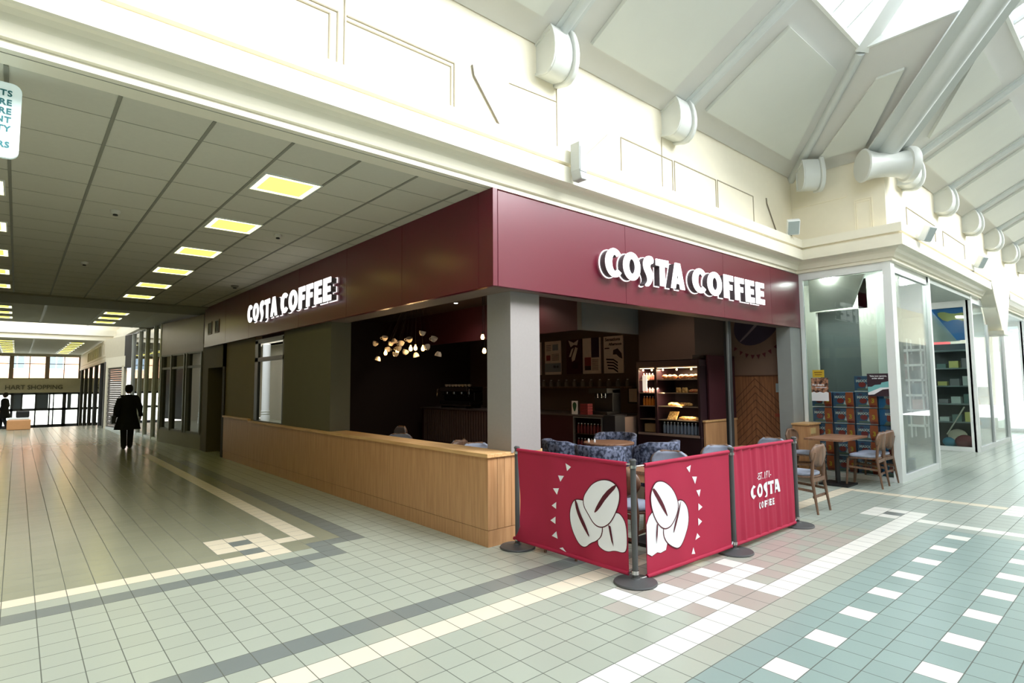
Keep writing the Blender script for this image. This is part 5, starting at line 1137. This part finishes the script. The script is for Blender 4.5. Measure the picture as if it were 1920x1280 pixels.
# entrance side light display
t = thing('dark_shelving', 'dark shelving stacked with oddments behind the entrance side light', 'shelves', (13.1, -1.5, 0))
b = MB(); b.box(.5, .55, 0, 1.9, 0, 2.5); b.build('back', mat('dark_back', (44, 52, 54), .6), t)
for k in range(5): b = MB(); b.box(0, .5, 0, .8, .62 + k * .42, .65 + k * .42); b.build('shelf', mat('shelf_dim', (120, 134, 134), .4), t)
t = thing('hanging_banner', 'blue promotional banner with yellow lettering under the shop ceiling', 'banner', (13.0, -1.55, 2.35))
b = MB(); b.prism([(0, .2), (.25, .2), (.8, 1.1), (0, 1.1)], (0, 0, 0), (0, 1, 0), (0, 0, 1), (.02, 0, 0)); b.prism([(.8, 1.1), (.25, .2), (.2, .2), (.2, .18), (.9, .18), (.9, 1.1)], (0.05, 0, 0), (0, 1, 0), (0, 0, 1), (.02, 0, 0), 1)
b.x = None; b.build('sheet', [mat('banner_blue', (36, 120, 196), .5), mat('pale_slope', (170, 180, 172), .6)], t)
b = MB(); b.prism(smooth2([(.05, .62), (.25, .7), (.45, .64), (.62, .85), (.5, .9), (.3, .82), (.05, .85)], 1), (-.003, 0, 0), (0, 1, 0), (0, 0, 1), (.003, 0, 0)); b.build('lettering', mat('banner_yellow', (206, 206, 130), .6), t)
for k, (y, z, c, l, nm, ct) in enumerate(((-1.3, .18, (110, 40, 44), 'dark red bag heaped on the floor behind the entrance side light', 'red_bag', 'bag'), (-1.0, .16, (60, 140, 170), 'bright blue bundle on the floor beside the red bag', 'blue_bundle', 'bundle'), (-1.15, .3, (200, 190, 170), 'cream sack slumped behind the red bag', 'cream_sack', 'sack'))):
    b = MB(); b.ball((13.25 + .12 * (k == 2), y + .02, z), .19 if k != 1 else .13, 14, 0, .85, .9, 1); tag(b.build(nm, mat(nm, c, .8), smooth=True), l, ct)
b = MB(); b.tube([(13.0, -1.0, .35), (13.05, -1.35, 1.0)], .015, 8); tag(b.build('broom_handle', mat('broom', (190, 186, 170), .6)), 'broom handle leaning among the bags behind the side light', 'broom')
b0 = None
for k in range(12):
    lb = 'oddment on the dark shelving, %s shelf up, %s from the left' % (ORD[k // 3], ORD[k % 3]); c = [(190, 200, 196), (90, 120, 116), (206, 200, 120), (120, 120, 124)][k % 4]
    t = thing('shelf_oddment', lb, 'packet', (13.15, -.85 - .24 * (k % 3), .651 + .42 * (k // 3)), 0, 'oddments on the dark shelving'); b = MB(); b.box(0, .2, -.18, 0, 0, .1 + .06 * (k % 3)); b.build('carton', mat('odd%d' % (k % 4), c, .5), t)
# stock inside second and third windows
for k, (x, y, z1_, c, l) in enumerate(((14.2, -.7, 1.3, (70, 90, 120), 'blue stacked stock inside the second shop window'), (15.6, -.6, 1.0, (120, 100, 100), 'brownish stacked stock inside the second shop window'), (17.4, 1.2, 1.5, (60, 130, 170), 'bright blue stock deep in the second entrance'), (21.0, -.6, 1.4, (40, 120, 160), 'bright blue stock inside the third shop window'))):
    t = thing('stock_pile', l, 'stock', (x, y, 0)); 
    for q in range(4): b = MB(); b.box(.02 * q, .8 - .03 * q, 0, .5, q * z1_ / 4, (q + 1) * z1_ / 4 - .01); b.build('crate', mat('stock%d' % k, c, .5), t, bevel=.01)
b = MB(); b.box(14.0, 16.4, -.5, -.45, 2.2, 2.7); tag(b.build('red_sign', mat('red_sign', (200, 60, 70), .5)), 'plain red sign panel inside the second shop window', 'sign')
for k, (x, y) in enumerate(((7.9, -.6), (8.6, -1.25), (13.9, -.9), (15.8, -.9), (11, .8), (21.5, -.9))):  # first strip added to brighten the stacked boxes, all turned up strongly
    t = thing('strip_light', 'white ceiling strip light brightening the glazed shops, %s from the cafe' % ORD[k], 'strip light', (x, y, 3.5), 0, 'strip lights inside the glazed shops'); b = MB(); b.box(-.6, .6, -.08, .08, -.06, 0); b.build('diffuser', mat('strip', (250, 252, 250), .5, emis=60), t)
# hanging sign at the corridor mouth
t = thing('hanging_sign', 'white rounded hanging sign with teal capital letters at the upper left edge', 'sign', (-4.85, .15, 3.02))
def rrect(w_, h_, r, n=6):
    o = []
    for cx, cyy, a0 in ((w_ - r, h_ - r, 0), (r, h_ - r, PI / 2), (r, r, PI), (w_ - r, r, 1.5 * PI)): o += [(cx + r * math.cos(a0 + k * PI / 2 / n), cyy + r * math.sin(a0 + k * PI / 2 / n)) for k in range(n + 1)]
    return o
b = MB(); b.prism(rrect(1.235, .475, .05), (0, 0, 0), (1, 0, 0), (0, 0, 1), (0, .03, 0)); b.build('board', mat('sign_board', (228, 244, 242), .4, emis=.25, emc=(225, 245, 245)), t)
b = MB()
for s_, z in (('ETS', .405), ('RE', .346), ('RE', .290), ('NT', .236), ('TY', .18), ('RS', .078)): b.mesh(text_mesh(s_, .052, .003, .0014, 'RIGHT', space=1.1), frame((1.19, -.003, z), (1, 0, 0), (0, 0, 1)))
b.build('lettering', mat('sign_teal', (40, 120, 128), .5), t)
b = MB(); b.tube([(.2, .015, .475), (.2, .015, .53)], .01, 8); b.tube([(1.0 * .6, .015, .475), (1.0 * .6, .015, .53)], .01, 8); b.build('hanger', steel, t)
# ================================================================== PEOPLE
def skin_body(name, parent, joints, bones, mats_, sub=1):
    me = bpy.data.meshes.new(name); ks = list(joints); me.from_pydata([joints[k][0] for k in ks], [(ks.index(a), ks.index(c)) for a, c in bones], [])
    o = bpy.data.objects.new(name, me); COL.objects.link(o); o.parent = parent; me.materials.append(mats_)
    sk = o.modifiers.new('skin', 'SKIN'); sk.use_smooth_shade = True
    for k, v in enumerate(me.skin_vertices[0].data): r = joints[ks[k]][1]; v.radius = r if isinstance(r, tuple) else (r, r); v.use_root = (k == 0)
    sb = o.modifiers.new('sub', 'SUBSURF'); sb.levels = sub; sb.render_levels = sub; return o
skin_c = mat('skin', (150, 112, 92), .6); hairc = mat('hair', (34, 28, 26), .8); coatc = mat('black_coat', (22, 22, 24), .85); trous = mat('dark_trousers', (26, 28, 32), .8); shoem = mat('shoe', (20, 18, 18), .5)
def person(label, loc, rz, coat, stride=.1, bag=True):
    t = thing('person', label, 'person', loc, rz)
    s = stride
    J = {'pel': ((0, 0, .88), (.13, .1)), 'waist': ((0, .005, 1.02), (.12, .09)), 'chest': ((0, 0, 1.22), (.15, .1)), 'neckb': ((0, -.01, 1.36), .06), 'neck': ((0, 0, 1.42), .045),
         'hipL': ((.085, 0, .84), .085), 'kneeL': ((.085, s * .9, .46), .055), 'ankL': ((.08, s, .09), .04), 'toeL': ((.08, s + .16, .035), .035), 'hipR': ((-.085, 0, .84), .085), 'kneeR': ((-.08, -s * .2, .46), .055), 'ankR': ((-.075, -s, .1), .04), 'toeR': ((-.075, -s + .16, .035), .035),
         'shL': ((.17, 0, 1.3), .055), 'elL': ((.26, -.02, 1.05), .042), 'wrL': ((.3, .09, .84), .028), 'haL': ((.3, .11, .78), (.03, .018)), 'shR': ((-.17, 0, 1.3), .055), 'elR': ((-.25, -.03, 1.05), .042), 'wrR': ((-.26, .06, .83), .028), 'haR': ((-.26, .08, .77), (.03, .018))}
    for sd, sx in (('L', 1), ('R', -1)):
        hx, hy, hz = J['ha' + sd][0]
        for k in range(4): J['f%s%d' % (sd, k)] = ((hx + .0, hy - .024 + k * .016, hz - .03), .009); J['g%s%d' % (sd, k)] = ((hx - sx * .008, hy - .022 + k * .017, hz - .085 + .006 * abs(k - 1.5)), .007)
        J['th' + sd] = ((hx - sx * .01, hy + .045, hz - .025), .009)
    Bn = [('pel', 'waist'), ('waist', 'chest'), ('chest', 'neckb'), ('neckb', 'neck')]
    for d in 'LR':
        Bn += [('pel', 'hip' + d), ('hip' + d, 'knee' + d), ('knee' + d, 'ank' + d), ('ank' + d, 'toe' + d), ('chest', 'sh' + d), ('sh' + d, 'el' + d), ('el' + d, 'wr' + d), ('wr' + d, 'ha' + d), ('ha' + d, 'th' + d)]
        for k in range(4): Bn += [('ha' + d, 'f%s%d' % (d, k)), ('f%s%d' % (d, k), 'g%s%d' % (d, k))]
    skin_body('body', t, J, Bn, skin_c, 1)
    b = MB(); b.lathe([(.002, 1.42), (.045, 1.43), (.062, 1.46), (.074, 1.51), (.08, 1.56), (.072, 1.61), (.045, 1.645), (.002, 1.655)], n=18, sx=.95, sy=1.12); b.lathe([(.002, -.02), (.012, -.015), (.014, .0), (.002, .02)], (0, .09, 1.53), 8); b.ball((.085 * .9, 0, 1.53), .018, 8, 0, 1.6, .5); b.ball((-.085 * .9, 0, 1.53), .018, 8, 0, 1.6, .5); b.build('head', skin_c, t, smooth=True)
    b = MB()
    for sx in (-1, 1): b.ball((sx * .03, .083, 1.55), .009, 8)
    b.build('eyes', hairc, t); b = MB(); b.ball((0, .085, 1.49), .02, 8, 0, .3, 1, .4); b.build('mouth', mat('lips', (120, 60, 56), .6), t)
    b = MB(); b.lathe([(.06, 1.47), (.088, 1.5), (.094, 1.56), (.084, 1.625), (.05, 1.665), (.002, 1.672)], (0, -.022, 0), 18, sx=.98, sy=1.0); b.build('hair', hairc, t, smooth=True)
    b = MB(); pr = [(.07, 1.405), (.12, 1.37), (.19, 1.31), (.2, 1.2), (.19, 1.05), (.2, .9), (.25, .7), (.3, .5), (.28, .495), (.16, .9), (.1, 1.3)]
    b.lathe(pr, n=24, sx=1, sy=.68)
    for sx in (-1, 1):
        d = 'L' if sx > 0 else 'R'; b.tube([(sx * .09, 0, 1.37), (sx * .15, 0, 1.34), J['sh' + d][0], J['el' + d][0], J['wr' + d][0]], [.03, .062, .078, .07, .055], 12)
    b.build('coat', coat, t, smooth=True)
    for d in 'LR':
        b = MB(); b.tube([J['hip' + d][0], J['knee' + d][0], (J['ank' + d][0][0], J['ank' + d][0][1], .06)], [.1, .075, .065], 12); b.build('trouser_leg', trous, t, smooth=True)
        x, y, z = J['ank' + d][0]; b = MB(); b.tube([(x, y - .05, .045), (x, y + .06, .045), (x, y + .17, .035)], [.045, .05, .035], 10); b.build('shoe', shoem, t, smooth=True)
    if bag: b = MB(); b.box(-.36, -.27, -.14, .14, .66, .86); b.tube([(-.31, -.1, .86), (-.2, 0, 1.36), (-.31, .1, .86)], .01, 6); b.build('bag', black, t, bevel=.02)
    return t
person('person in a long black coat walking away down the corridor', (-1.33, 13.5, 0), .0, coatc)
person('dim person in a plum top inside the second shop window', (14.6, -1.12, .0), PI * .75, mat('plum_top', (96, 44, 50), .8), .02, False)
person('distant dark figure standing at the far left before the entrance doors', (-3.95, 30.5, -.27), 1.2, coatc, .16, False)
t = thing('ride_on_toy', 'small orange box-shaped stand before the far doors', 'stand', (-3.45, 24.6, 0))
b = MB(); b.box(-.35, .35, -.25, .25, 0, .38); b.build('body', mat('toy_orange', (206, 150, 100), .5), t, bevel=.03); b = MB(); b.box(-.3, .3, -.2, .2, .38, .46); b.build('top', whitem, t, bevel=.02); b = MB(); b.box(-.1, .3, -.15, .15, .46, .72); b.build('seat', black, t, bevel=.04)
